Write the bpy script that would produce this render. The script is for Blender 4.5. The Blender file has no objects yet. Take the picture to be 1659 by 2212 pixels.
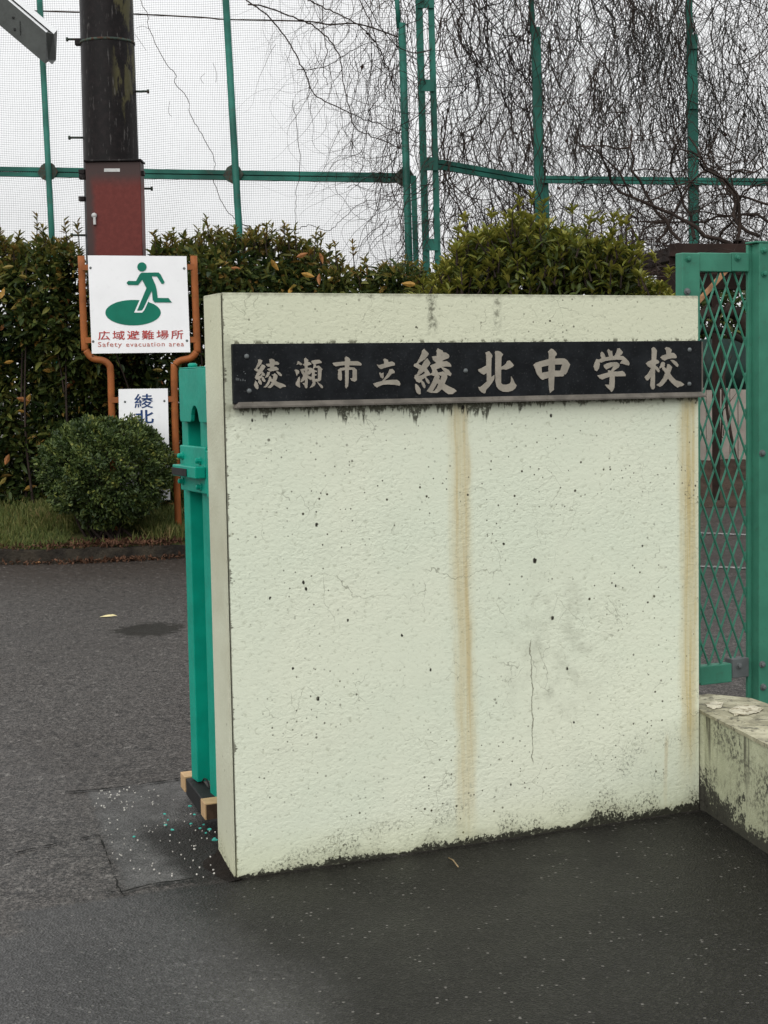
import bpy, math, random
import numpy as np
from mathutils import Matrix, Vector

random.seed(7)
rng = np.random.default_rng(11)
SC = bpy.context.scene
COL = SC.collection

# ------------------------------------------------------------------ camera
F, CX, CY, CH = 6300 / (3024 / 1659), 829.5, 1106.0, 1.47     # picture 1659 x 2212 units
PITCH, ROLL = math.radians(4.6), math.radians(1.03)
Fw = np.array([0, math.cos(PITCH), -math.sin(PITCH)])
_r0 = np.array([1.0, 0, 0]); _u0 = np.array([0, math.sin(PITCH), math.cos(PITCH)])
Rt = math.cos(ROLL) * _r0 - math.sin(ROLL) * _u0
Up = math.sin(ROLL) * _r0 + math.cos(ROLL) * _u0
C0 = np.array([0, 0, CH])
cam = bpy.data.cameras.new('camera'); camo = bpy.data.objects.new('camera', cam); COL.objects.link(camo)
cam.sensor_fit = 'VERTICAL'; cam.sensor_height = 36; cam.lens = F / 2212 * 36
cam.clip_start = 0.05; cam.clip_end = 2000
camo.matrix_world = Matrix((( Rt[0], Up[0], -Fw[0], C0[0]), (Rt[1], Up[1], -Fw[1], C0[1]), (Rt[2], Up[2], -Fw[2], C0[2]), (0, 0, 0, 1)))
SC.camera = camo

# ------------------------------------------------------------------ overcast sky, soft sun, exposure
W = bpy.data.worlds.new('World'); SC.world = W; W.use_nodes = True
wn = W.node_tree.nodes; wl = W.node_tree.links; wn.clear()
SUN_EL, SUN_AZ = math.radians(42), math.radians(200)    # behind the camera, a little to the left
sky = wn.new('ShaderNodeTexSky'); sky.sky_type = 'NISHITA'; sky.sun_disc = False
sky.sun_elevation = SUN_EL; sky.sun_rotation = SUN_AZ; sky.dust_density = 4.0; sky.air_density = 1.0
hs = wn.new('ShaderNodeHueSaturation'); hs.inputs['Saturation'].default_value = 0.06
wl.new(sky.outputs[0], hs.inputs['Color'])
bgA = wn.new('ShaderNodeBackground'); bgA.inputs[1].default_value = 0.05
wl.new(hs.outputs[0], bgA.inputs[0])
tc = wn.new('ShaderNodeTexCoord'); sx = wn.new('ShaderNodeSeparateXYZ'); wl.new(tc.outputs['Generated'], sx.inputs[0])
mr = wn.new('ShaderNodeMapRange'); mr.inputs[1].default_value = 0; mr.inputs[2].default_value = 1; mr.inputs[3].default_value = 0.76; mr.inputs[4].default_value = 1.47
wl.new(sx.outputs[2], mr.inputs[0])
cn = wn.new('ShaderNodeTexNoise'); cn.inputs['Scale'].default_value = 2.2; cn.inputs['Detail'].default_value = 4
wl.new(tc.outputs['Generated'], cn.inputs['Vector'])
cr = wn.new('ShaderNodeMapRange'); cr.inputs[1].default_value = 0.3; cr.inputs[2].default_value = 0.7; cr.inputs[3].default_value = 0.93; cr.inputs[4].default_value = 1.06
wl.new(cn.outputs[0], cr.inputs[0])
mm = wn.new('ShaderNodeMath'); mm.operation = 'MULTIPLY'; wl.new(mr.outputs[0], mm.inputs[0]); wl.new(cr.outputs[0], mm.inputs[1])
bgB = wn.new('ShaderNodeBackground'); bgB.inputs[0].default_value = (0.985, 0.99, 1.0, 1)
wl.new(mm.outputs[0], bgB.inputs[1])
ads = wn.new('ShaderNodeAddShader'); wl.new(bgA.outputs[0], ads.inputs[0]); wl.new(bgB.outputs[0], ads.inputs[1])
wo = wn.new('ShaderNodeOutputWorld'); wl.new(ads.outputs[0], wo.inputs[0])
sun = bpy.data.lights.new('sun', 'SUN'); sun.energy = 1.4; sun.angle = math.radians(70); sun.color = (1, 0.985, 0.95)
suno = bpy.data.objects.new('sun', sun); COL.objects.link(suno)
sd = Vector((math.sin(SUN_AZ) * math.cos(SUN_EL), math.cos(SUN_AZ) * math.cos(SUN_EL), math.sin(SUN_EL)))
suno.rotation_euler = sd.to_track_quat('Z', 'Y').to_euler()
SC.view_settings.view_transform = 'Standard'; SC.view_settings.look = 'None'
SC.view_settings.exposure = -0.08; SC.view_settings.gamma = 1.0; SC.view_settings.use_curve_mapping = False

# ------------------------------------------------------------------ pixel -> world helpers
def ray(x, y): return Fw + Rt * (x - CX) / F - Up * (y - CY) / F
def onz(x, y, z=0.0): d = ray(x, y); return C0 + d * ((z - CH) / d[2])
def onY(x, y, Y): d = ray(x, y); return C0 + d * (Y / d[1])
O = np.array([-0.46576511, 4.67799375, 0.0])
U = np.array([0.91301753, 0.40792032, 0.0]); V = np.array([-U[1], U[0], 0.0]); Z = np.array([0, 0, 1.0])
YAW = math.atan2(U[1], U[0])
WW, WH, WT = 1.67, 1.741, 0.155
def G(u, v, z): return O + U * u + V * v + Z * z
def onv(x, y, v): d = ray(x, y); return C0 + d * (np.dot(O + V * v - C0, V) / np.dot(d, V))
def onu(x, y, u): d = ray(x, y); return C0 + d * (np.dot(O + U * u - C0, U) / np.dot(d, U))
def uvz(P): return float((P - O) @ U), float((P - O) @ V), float(P[2])

# ------------------------------------------------------------------ object helpers
def tag(o, label=None, cat=None, group=None, kind=None):
    if label: o['label'] = label
    if cat: o['category'] = cat
    if group: o['group'] = group
    if kind: o['kind'] = kind
    return o
def thing(name, label, cat, loc=(0, 0, 0), rotz=0.0, group=None, kind=None):
    e = bpy.data.objects.new(name, None); COL.objects.link(e); e.empty_display_size = 0.1
    e.matrix_world = Matrix.Translation(Vector(loc)) @ Matrix.Rotation(rotz, 4, 'Z')
    e['_r'] = 1
    return tag(e, label, cat, group, kind)
ROOTM = {}
def rootm(o):
    M = Matrix.Identity(4); c = o
    while c is not None:
        M = c.matrix_basis @ M; c = c.parent
    return M
def mesh_obj(name, verts, faces, mat, parent=None, smooth=False, bevel=0.0, seg=2, mats=None, midx=None):
    v = np.asarray(verts, dtype=float).reshape(-1, 3)
    if parent is not None:
        M = np.array(rootm(parent).inverted()); v = v @ M[:3, :3].T + M[:3, 3]
    me = bpy.data.meshes.new(name); me.from_pydata(v.tolist(), [], [list(map(int, f)) for f in faces])
    for m in (mats or [mat]): me.materials.append(m)
    if midx is not None: me.polygons.foreach_set('material_index', midx)
    if smooth: me.polygons.foreach_set('use_smooth', [True] * len(me.polygons))
    me.update()
    o = bpy.data.objects.new(name, me); COL.objects.link(o)
    if parent is not None: o.parent = parent
    if bevel > 0:
        b = o.modifiers.new('bevel', 'BEVEL'); b.width = bevel; b.segments = seg; b.limit_method = 'ANGLE'; b.angle_limit = math.radians(35)
    return o
BOXF = [(0, 1, 3, 2), (4, 6, 7, 5), (0, 4, 5, 1), (2, 3, 7, 6), (0, 2, 6, 4), (1, 5, 7, 3)]
def box_pts(fn, a0, a1, b0, b1, c0, c1):
    return [fn(a, b, c) for a in (a0, a1) for b in (b0, b1) for c in (c0, c1)]
def XYZ(x, y, z): return np.array([x, y, z], float)
def gbox(name, mat, parent, u0, u1, v0, v1, z0, z1, bevel=0.0, fn=G):
    return mesh_obj(name, box_pts(fn, u0, u1, v0, v1, z0, z1), BOXF, mat, parent, bevel=bevel)
def tube_geo(pts, rad, n=6, cap=True, off=0):
    P = np.asarray(pts, float); N = len(P)
    r = np.full(N, rad) if np.isscalar(rad) else np.asarray(rad, float)
    T = np.gradient(P, axis=0); T /= np.linalg.norm(T, axis=1)[:, None] + 1e-12
    up = np.array([0.0, 0, 1]) if abs(T[0][2]) < 0.9 else np.array([1.0, 0, 0])
    a = np.cross(T, up); a /= np.linalg.norm(a, axis=1)[:, None] + 1e-12
    b = np.cross(T, a)
    ang = np.arange(n) * 2 * math.pi / n
    vs = P[:, None, :] + r[:, None, None] * (np.cos(ang)[None, :, None] * a[:, None, :] + np.sin(ang)[None, :, None] * b[:, None, :])
    vs = vs.reshape(-1, 3); fs = []
    for i in range(N - 1):
        for k in range(n):
            k2 = (k + 1) % n
            fs.append((off + i * n + k, off + i * n + k2, off + (i + 1) * n + k2, off + (i + 1) * n + k))
    if cap:
        fs.append(tuple(off + k for k in range(n))[::-1]); fs.append(tuple(off + (N - 1) * n + k for k in range(n)))
    return vs, fs
def tube(name, pts, rad, mat, parent=None, n=10, smooth=True):
    v, f = tube_geo(pts, rad, n); return mesh_obj(name, v, f, mat, parent, smooth=smooth)
def smooth_path(pts, k=6):
    P = np.asarray(pts, float); out = []
    for i in range(len(P) - 1):
        p0 = P[max(i - 1, 0)]; p1 = P[i]; p2 = P[i + 1]; p3 = P[min(i + 2, len(P) - 1)]
        for t in np.linspace(0, 1, k, endpoint=False):
            out.append(0.5 * (2 * p1 + (p2 - p0) * t + (2 * p0 - 5 * p1 + 4 * p2 - p3) * t * t + (3 * p1 - p0 - 3 * p2 + p3) * t ** 3))
    out.append(P[-1]); return np.array(out)
class Bag:
    def __init__(s): s.v = []; s.f = []; s.n = 0
    def add(s, v, f):
        v = np.asarray(v, float); s.v.append(v); s.f += [tuple(i + s.n for i in q) for q in f]; s.n += len(v)
    def tube(s, pts, rad, n=3):
        v, f = tube_geo(pts, rad, n, cap=False); s.add(v, f)
    def box(s, fn, *a): s.add(np.array(box_pts(fn, *a)), BOXF)
    def build(s, name, mat, parent=None, smooth=False, bevel=0.0): return mesh_obj(name, np.concatenate(s.v), s.f, mat, parent, smooth, bevel)
def slab_px(name, pts, plane, mat, parent, thick, dirv):
    """polygon given by picture points lying on a real plane, with thickness along dirv"""
    A = [plane(*p) for p in pts]; n = len(A)
    B = [a + dirv * thick for a in A]
    f = [tuple(range(n)), tuple(range(2 * n - 1, n - 1, -1))] + [(i, n + i, n + (i + 1) % n, (i + 1) % n) for i in range(n)]
    return mesh_obj(name, A + B, f, mat, parent)
def fill_curve(name, loops, mat, parent, origin, ax, ay, nrm, extrude=0.0015, curve_body=None):
    """closed outlines (with holes) in 2-D metres on a plane -> mesh with depth"""
    cu = bpy.data.curves.new(name, 'CURVE'); cu.dimensions = '2D'; cu.fill_mode = 'BOTH'; cu.extrude = extrude
    for lp in loops:
        sp = cu.splines.new('POLY'); sp.points.add(len(lp) - 1)
        for q, (x, y) in zip(sp.points, lp): q.co = (x, y, 0, 1)
        sp.use_cyclic_u = True
    return curve_to_mesh(name, cu, mat, parent, origin, ax, ay, nrm)
def curve_to_mesh(name, cu, mat, parent, origin, ax, ay, nrm, fit=None):
    t = bpy.data.objects.new(name + '_src', cu); COL.objects.link(t)
    dg = bpy.context.evaluated_depsgraph_get(); dg.update()
    me = bpy.data.meshes.new_from_object(t.evaluated_get(dg))
    bpy.data.objects.remove(t); bpy.data.curves.remove(cu)
    co = np.zeros(len(me.vertices) * 3); me.vertices.foreach_get('co', co); co = co.reshape(-1, 3)
    if fit is not None:
        (x0, x1, y0, y1) = fit
        mn = co.min(0); mx = co.max(0)
        co[:, 0] = x0 + (co[:, 0] - mn[0]) / (mx[0] - mn[0]) * (x1 - x0)
        co[:, 1] = y0 + (co[:, 1] - mn[1]) / (mx[1] - mn[1]) * (y1 - y0)
    w = origin + co[:, :1] * ax + co[:, 1:2] * ay + co[:, 2:] * nrm
    fs = [tuple(p.vertices) for p in me.polygons]
    bpy.data.meshes.remove(me)
    return mesh_obj(name, w, fs, mat, parent)

# ------------------------------------------------------------------ material helpers
class NG:
    def __init__(s, name):
        s.m = bpy.data.materials.new(name); s.m.use_nodes = True
        s.t = s.m.node_tree; s.n = s.t.nodes; s.l = s.t.links
        s.b = s.n['Principled BSDF']; s.tc = s.n.new('ShaderNodeTexCoord')
        s.obj = s.tc.outputs['Object']
    def put(s, inp, val):
        if hasattr(val, 'links') or isinstance(val, bpy.types.NodeSocket): s.l.new(val, inp)
        else: inp.default_value = val
    def math(s, op, a, b=0.0, c=0.0, clamp=False):
        n = s.n.new('ShaderNodeMath'); n.operation = op; n.use_clamp = clamp
        s.put(n.inputs[0], a); s.put(n.inputs[1], b); s.put(n.inputs[2], c); return n.outputs[0]
    def add(s, a, b): return s.math('ADD', a, b)
    def sub(s, a, b): return s.math('SUBTRACT', a, b)
    def mul(s, a, b): return s.math('MULTIPLY', a, b)
    def mx(s, a, b): return s.math('MAXIMUM', a, b)
    def mn(s, a, b): return s.math('MINIMUM', a, b)
    def ss(s, x, lo, hi):          # smoothstep lo->hi gives 0->1 (also for lo > hi)
        n = s.n.new('ShaderNodeMapRange'); n.interpolation_type = 'SMOOTHSTEP'
        if isinstance(lo, (int, float)) and isinstance(hi, (int, float)) and lo > hi:
            s.put(n.inputs[0], x); n.inputs[1].default_value = hi; n.inputs[2].default_value = lo; n.inputs[3].default_value = 1; n.inputs[4].default_value = 0
        else:
            s.put(n.inputs[0], x); s.put(n.inputs[1], lo); s.put(n.inputs[2], hi)
        return n.outputs[0]
    def noise(s, scale, detail=3, rough=0.55, vec=None, dist=0.0):
        n = s.n.new('ShaderNodeTexNoise'); n.inputs['Scale'].default_value = scale; n.inputs['Detail'].default_value = detail
        n.inputs['Roughness'].default_value = rough; n.inputs['Distortion'].default_value = dist
        s.l.new(vec if vec is not None else s.obj, n.inputs['Vector']); return n.outputs[0]
    def vor(s, scale, feature='F1', vec=None, rand=1.0):
        n = s.n.new('ShaderNodeTexVoronoi'); n.feature = feature; n.inputs['Scale'].default_value = scale; n.inputs['Randomness'].default_value = rand
        s.l.new(vec if vec is not None else s.obj, n.inputs['Vector']); return n
    def xyz(s, vec=None):
        n = s.n.new('ShaderNodeSeparateXYZ'); s.l.new(vec if vec is not None else s.obj, n.inputs[0]); return n.outputs
    def comb(s, x, y, z):
        n = s.n.new('ShaderNodeCombineXYZ'); s.put(n.inputs[0], x); s.put(n.inputs[1], y); s.put(n.inputs[2], z); return n.outputs[0]
    def mixc(s, f, a, b):
        n = s.n.new('ShaderNodeMix'); n.data_type = 'RGBA'; s.put(n.inputs[0], f)
        s.put(n.inputs[6], a if not isinstance(a, tuple) else (*a[:3], 1)); s.put(n.inputs[7], b if not isinstance(b, tuple) else (*b[:3], 1)); return n.outputs[2]
    def ramp(s, f, stops):
        n = s.n.new('ShaderNodeValToRGB'); s.put(n.inputs[0], f); e = n.color_ramp.elements
        while len(e) < len(stops): e.new(0.5)
        for k, (p, c) in zip(e, stops): k.position = p; k.color = (*c, 1)
        return n.outputs[0]
    def bump(s, h, strength=0.5, dist=0.002, prev=None):
        n = s.n.new('ShaderNodeBump'); n.inputs['Strength'].default_value = strength; n.inputs['Distance'].default_value = dist
        s.l.new(h, n.inputs['Height'])
        if prev is not None: s.l.new(prev, n.inputs['Normal'])
        return n.outputs[0]
    def attr(s, name):
        n = s.n.new('ShaderNodeAttribute'); n.attribute_name = name; return n.outputs['Fac']
    def out(s, col=None, rough=None, normal=None, metal=None, spec=None):
        if col is not None: s.put(s.b.inputs['Base Color'], col if not isinstance(col, tuple) else (*col[:3], 1))
        if rough is not None: s.put(s.b.inputs['Roughness'], rough)
        if metal is not None: s.put(s.b.inputs['Metallic'], metal)
        if spec is not None: s.put(s.b.inputs['Specular IOR Level'], spec)
        if normal is not None: s.l.new(normal, s.b.inputs['Normal'])
        return s.m
def paint(name, col, rough=0.45, var=0.25, scale=6.0, rust=0.0, rustcol=(0.10, 0.035, 0.015), dirt=(0.05, 0.045, 0.035), dirtamt=0.25, bump=0.15, spec=0.18):
    g = NG(name)
    n1 = g.noise(scale, 5); n2 = g.noise(scale * 7, 3)
    d = tuple(c * (1 - var) for c in col); l = tuple(min(1, c * (1 + var)) for c in col)
    c = g.mixc(g.ss(n1, 0.3, 0.7), d, l)
    c = g.mixc(g.mul(g.ss(n2, 0.55, 0.8), dirtamt), c, dirt)
    if rust > 0:
        n3 = g.noise(scale * 3, 6, 0.65); c = g.mixc(g.ss(n3, 0.72 - rust, 0.78 - rust), c, rustcol)
    return g.out(c, g.add(rough - 0.1, g.mul(n2, 0.25)), g.bump(n2, bump, 0.003), spec=spec)

M = {}
M['teal'] = paint('teal_gate_paint', (0.002, 0.235, 0.165), 0.42, 0.12, 9, dirtamt=0.07)
M['green'] = paint('green_gate_paint', (0.042, 0.178, 0.118), 0.45, 0.14, 7, dirtamt=0.25)
M['fence_green'] = paint('fence_green_paint', (0.015, 0.098, 0.074), 0.5, 0.4, 1.4, dirtamt=0.5)
M['orange'] = paint('orange_pipe_paint', (0.235, 0.075, 0.021), 0.5, 0.22, 5, rust=0.06, rustcol=(0.03, 0.012, 0.008))
M['grey_plate'] = paint('grey_plate_paint', (0.10, 0.11, 0.11), 0.5, 0.2, 12)
M['bolt'] = paint('bolt_grey', (0.11, 0.12, 0.12), 0.45, 0.2, 40)
M['bolt_green'] = paint('bolt_green', (0.03, 0.15, 0.10), 0.45, 0.2, 40)
M['rust_plate'] = paint('rusty_plate', (0.035, 0.05, 0.04), 0.7, 0.4, 8, rust=0.2, rustcol=(0.05, 0.025, 0.015))
M['rubber'] = paint('black_rubber', (0.012, 0.012, 0.012), 0.6, 0.3, 30)
M['wood'] = paint('raw_wood', (0.40, 0.265, 0.14), 0.65, 0.15, 20, dirtamt=0.1)
M['wood_end'] = paint('dark_wood_end', (0.055, 0.032, 0.02), 0.7, 0.3, 30)
M['darkbrown'] = paint('pergola_brown', (0.022, 0.012, 0.009), 0.7, 0.35, 5)
M['branch'] = paint('bare_branch', (0.026, 0.018, 0.014), 0.8, 0.45, 6)
M['vine'] = paint('dry_vine', (0.034, 0.025, 0.0205), 0.85, 0.5, 1.2)
M['net'] = paint('net_thread', (0.34, 0.36, 0.355), 0.8, 0.2, 2)
M['chain'] = paint('chainlink_wire', (0.12, 0.14, 0.13), 0.7, 0.2, 2)
M['zinc'] = paint('zinc_metal', (0.45, 0.45, 0.44), 0.4, 0.12, 15, dirtamt=0.3)
M['sign_white'] = paint('sign_white', (0.74, 0.745, 0.75), 0.35, 0.03, 3, dirtamt=0.06, bump=0.02)
M['sign_green'] = paint('sign_green', (0.002, 0.135, 0.085), 0.4, 0.08, 6, dirtamt=0.05, bump=0.02)
M['sign_red'] = paint('sign_red', (0.36, 0.05, 0.045), 0.45, 0.15, 20, dirtamt=0.05, bump=0.02)
M['sign_red2'] = paint('sign_red_faded', (0.42, 0.13, 0.10), 0.45, 0.15, 20, dirtamt=0.05, bump=0.02)
M['sign_blue'] = paint('sign_blue', (0.012, 0.04, 0.13), 0.45, 0.15, 20, dirtamt=0.05, bump=0.02)
M['letter'] = paint('letter_beige', (0.275, 0.25, 0.205), 0.6, 0.14, 22, dirtamt=0.25)
M['ledge'] = paint('plate_ledge_metal', (0.105, 0.095, 0.08), 0.6, 0.25, 18, rust=0.10, rustcol=(0.06, 0.05, 0.035), dirtamt=0.5)
M['roof_dark'] = paint('roof_board_dark', (0.055, 0.06, 0.056), 0.5, 0.2, 8, dirtamt=0.5)
M['roof_light'] = paint('roof_edge_metal', (0.62, 0.63, 0.63), 0.4, 0.05, 4, dirtamt=0.1)
M['plank'] = paint('plank_orange', (0.20, 0.105, 0.05), 0.7, 0.35, 9)
M['board'] = paint('weathered_board', (0.25, 0.22, 0.19), 0.8, 0.15, 4)
M['sheet'] = paint('green_sheet', (0.011, 0.024, 0.020), 0.7, 0.4, 3, dirtamt=0.5)
M['white_line'] = paint('road_white', (0.26, 0.255, 0.245), 0.6, 0.2, 10, rust=0.24, rustcol=(0.07, 0.07, 0.07))
M['flake'] = paint('teal_flake', (0.04, 0.28, 0.23), 0.5, 0.25, 40)
M['fleck'] = paint('white_fleck', (0.34, 0.325, 0.295), 0.6, 0.3, 40)
M['dryleaf'] = paint('dry_leaf', (0.34, 0.17, 0.08), 0.7, 0.3, 30)
M['paleleaf'] = paint('pale_leaf', (0.55, 0.48, 0.26), 0.6, 0.2, 30)
M['straw'] = paint('straw', (0.22, 0.16, 0.09), 0.7, 0.2, 30)

def leaf_mat(name, stops, rough=0.42, trans=0.25):
    g = NG(name)
    c = g.ramp(g.attr('v'), stops)
    n = g.noise(25, 2); c = g.mixc(g.mul(g.ss(n, 0.45, 0.7), 0.25), c, (0.02, 0.03, 0.01))
    g.out(c, rough, spec=0.22)
    tr = g.n.new('ShaderNodeBsdfTranslucent'); g.l.new(c, tr.inputs[0])
    mx = g.n.new('ShaderNodeMixShader'); mx.inputs[0].default_value = trans
    g.l.new(g.b.outputs[0], mx.inputs[1]); g.l.new(tr.outputs[0], mx.inputs[2])
    g.l.new(mx.outputs[0], g.n['Material Output'].inputs[0]); return g.m
M['hedge'] = leaf_mat('hedge_leaf', [(0, (0.016, 0.031, 0.010)), (0.3, (0.050, 0.072, 0.018)), (0.55, (0.115, 0.122, 0.028)), (0.78, (0.20, 0.165, 0.036)), (0.93, (0.21, 0.125, 0.034)), (1, (0.28, 0.125, 0.034))])
M['shrub'] = leaf_mat('shrub_leaf', [(0, (0.020, 0.034, 0.009)), (0.3, (0.07, 0.092, 0.016)), (0.65, (0.20, 0.205, 0.032)), (0.95, (0.30, 0.275, 0.055)), (1, (0.30, 0.17, 0.045))])
M['bush'] = leaf_mat('bush_leaf', [(0, (0.018, 0.034, 0.011)), (0.35, (0.058, 0.088, 0.024)), (0.75, (0.13, 0.165, 0.042)), (1, (0.26, 0.26, 0.06))])
M['grass'] = leaf_mat('grass_blade', [(0, (0.06, 0.085, 0.02)), (0.5, (0.14, 0.165, 0.045)), (0.8, (0.22, 0.205, 0.07)), (1, (0.32, 0.24, 0.11))], 0.6)
M['old_leaf'] = leaf_mat('old_leaf', [(0, (0.34, 0.19, 0.04)), (1, (0.42, 0.20, 0.05))])
for nm, c in (('old_a', (0.27, 0.15, 0.03)), ('old_b', (0.22, 0.09, 0.03)), ('old_c', (0.17, 0.13, 0.03))):
    M[nm] = paint('old_leaf_' + nm, c, 0.5, 0.25, 25, dirtamt=0.2)

# --- plaster wall: pale green rough render with its own stains
def wall_mat(name, side=False):
    g = NG(name); x, y, z = g.xyz()
    big = g.noise(1.6, 4); mid = g.noise(7, 4); fine = g.noise(60, 4, 0.6)
    c = g.mixc(g.ss(big, 0.3, 0.7), (0.60, 0.645, 0.515), (0.645, 0.67, 0.535))
    c = g.mixc(g.mul(g.ss(mid, 0.5, 0.75), 0.35), c, (0.545, 0.57, 0.455))
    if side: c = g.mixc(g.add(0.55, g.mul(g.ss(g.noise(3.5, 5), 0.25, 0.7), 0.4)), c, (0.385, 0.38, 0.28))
    # upper band a little yellower and dirtier
    c = g.mixc(g.mul(g.ss(z, 1.36, 1.62), 0.6), c, (0.535, 0.54, 0.385))
    n1 = g.noise(1.0, 5, 0.6, g.comb(g.mul(x, 9.0), 0.0, g.mul(z, 1.3)))
    n1b = g.noise(1.0, 5, 0.65, g.comb(g.mul(x, 70.0), 2.0, g.mul(z, 2.2)))
    def streak(xc0, xc1, zt, zb, w, col, amt):
        global_t = g.math('DIVIDE', g.sub(zt, z), zt - zb)
        xc = g.add(xc0, g.mul(global_t, xc1 - xc0))
        d = g.math('ABSOLUTE', g.sub(g.add(x, g.mul(g.sub(n1, 0.5), 0.05)), g.add(xc, g.mul(g.sub(g.noise(1.0, 3, 0.6, g.comb(7.0, 0.0, g.mul(z, 3.5))), 0.5), 0.03))))
        m = g.mul(g.ss(d, g.mul(g.add(0.65, g.mul(g.noise(1.0, 4, 0.7, g.comb(3.0, 0.0, g.mul(z, 6.0))), 0.7)), w), w * 0.15), g.mul(g.ss(z, zb, zb + 0.35), g.ss(z, zt + 0.03, zt - 0.02)))
        m = g.mul(m, g.add(0.5, g.mul(g.ss(n1b, 0.32, 0.68), 0.55)))
        return g.mul(m, amt), col
    if not side:
        u0 = uvz(onv(990, 900, 0))[0]; u1 = uvz(onv(1008, 1720, 0))[0]
        m, k = streak(u0, u1, 1.40, -0.12, 0.052, (0.49, 0.42, 0.235), 0.75); c = g.mixc(m, c, k)
        m, k = streak(u0 + .028, u1 + .008, 1.41, 0.2, 0.014, (0.42, 0.31, 0.13), 0.42); c = g.mixc(m, c, k)
        m, k = streak(u0 - .012, u1 - .012, 1.41, 0.7, 0.007, (0.42, 0.31, 0.13), 0.35); c = g.mixc(m, c, k)
        m, k = streak(1.632, 1.625, 1.40, 0.02, 0.056, (0.45, 0.375, 0.19), 1.0); c = g.mixc(m, c, k)
        u3 = uvz(onv(1438, 1640, 0))[0]
        m, k = streak(u3, u3 + .006, 0.26, -0.1, 0.012, (0.40, 0.29, 0.13), 0.5); c = g.mixc(m, c, k)
        # grey bloom low right
        uc, _, zc = uvz(onv(1200, 1400, 0))
        dd = g.math('SQRT', g.add(g.math('POWER', g.math('DIVIDE', g.sub(x, uc), 0.30), 2.0), g.math('POWER', g.math('DIVIDE', g.sub(z, zc), 0.38), 2.0)))
        c = g.mixc(g.mul(g.ss(dd, 1.0, 0.1), g.mul(g.ss(g.noise(14, 5, 0.7), 0.42, 0.68), 0.5)), c, (0.36, 0.375, 0.29))
        # grey zone left of the plate
        c = g.mixc(g.mul(g.mul(g.ss(x, 0.05, 0.015), g.mul(g.ss(z, 1.33, 1.40), g.ss(z, 1.64, 1.58))), 0.65), c, (0.33, 0.34, 0.25))
        # black run-off under the plate: teeth of differing length
        tooth = g.noise(1.0, 3, 0.7, g.comb(g.mul(x, 27.0), 3.3, g.mul(z, 2.0)))
        cov = g.noise(1.0, 2, 0.5, g.comb(g.mul(x, 3.2), 7.7, 0.0))
        ln = g.mul(g.ss(tooth, 0.36, 0.74), g.add(0.022, g.mul(g.ss(x, 1.30, 0.75), 0.055)))
        ln = g.add(ln, 0.009)
        d = g.sub(1.412, z)
        m = g.mul(g.ss(g.math('DIVIDE', d, ln), 1.05, 0.7), g.mul(g.ss(z, 1.42, 1.405), g.ss(x, 0.0, 0.06)))
        m = g.mul(m, g.ss(g.noise(90, 3, 0.7), 0.30, 0.52))
        c = g.mixc(g.mul(m, 0.92), c, (0.045, 0.045, 0.03))
        # soft dark band hugging the plate
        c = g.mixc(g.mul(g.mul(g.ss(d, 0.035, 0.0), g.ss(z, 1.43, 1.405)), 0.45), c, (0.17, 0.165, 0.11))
        # two run marks from the coping
        for px, w, zb, a in ((932, 0.022, 1.60, 0.85), (1075, 0.02, 1.615, 0.7), (1195, 0.008, 1.69, 0.5), (700, 0.008, 1.70, 0.4)):
            uu = uvz(onv(px, 690, 0))[0]
            dx = g.math('ABSOLUTE', g.sub(g.add(x, g.mul(g.sub(n1, 0.5), 0.03)), uu))
            m = g.mul(g.ss(dx, w, w * 0.2), g.mul(g.ss(z, zb, zb + 0.05), g.ss(g.noise(55, 4, 0.7), 0.40, 0.62)))
            c = g.mixc(g.mul(m, a), c, (0.10, 0.10, 0.07))
        # moss on the top edge of the plate
        m = g.mul(g.mul(g.ss(z, 1.589, 1.594), g.ss(z, 1.607, 1.596)), g.ss(g.noise(1.0, 3, 0.7, g.comb(g.mul(x, 30.0), 1.0, g.mul(z, 30.0))), 0.50, 0.60))
        c = g.mixc(g.mul(m, 0.8), c, (0.06, 0.055, 0.03))
        c = g.mixc(g.mul(g.ss(g.sub(x, g.mul(g.ss(g.noise(1.0, 4, 0.8, g.comb(0.5, 0.0, g.mul(z, 22.0))), 0.5, 0.75), 0.014)), 0.011, 0.0075), 0.8), c, (0.07, 0.065, 0.045))
        # hairline cracks + one long one
        wv = g.n.new('ShaderNodeVectorMath'); wv.operation = 'ADD'
        nn = g.n.new('ShaderNodeTexNoise'); nn.inputs['Scale'].default_value = 9; nn.inputs['Detail'].default_value = 4; g.l.new(g.obj, nn.inputs['Vector'])
        ms = g.n.new('ShaderNodeVectorMath'); ms.operation = 'SCALE'; ms.inputs['Scale'].default_value = 0.14; g.l.new(nn.outputs['Color'], ms.inputs[0])
        g.l.new(g.obj, wv.inputs[0]); g.l.new(ms.outputs[0], wv.inputs[1])
        ve = g.vor(4.3, 'DISTANCE_TO_EDGE', wv.outputs[0]).outputs['Distance']
        crk = g.mul(g.ss(ve, 0.0065, 0.0015), g.mul(g.ss(g.noise(3.1, 3, 0.6), 0.54, 0.64), 0.75))
        ve2 = g.vor(11, 'DISTANCE_TO_EDGE', wv.outputs[0]).outputs['Distance']
        crk = g.mx(crk, g.mul(g.ss(ve2, 0.014, 0.003), g.mul(g.ss(g.noise(5.0, 3, 0.6), 0.55, 0.64), 0.7)))
        uk, _, zk0 = uvz(onv(1148, 1390, 0)); _, _, zk1 = uvz(onv(1148, 1655, 0))
        dx = g.math('ABSOLUTE', g.sub(g.add(x, g.mul(g.sub(g.noise(14, 5, 0.6), 0.5), 0.045)), uk))
        crk = g.mx(crk, g.mul(g.ss(dx, 0.0028, 0.0012), g.mul(g.ss(z, zk1, zk1 + .02), g.ss(z, zk0 + .02, zk0))))
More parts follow.
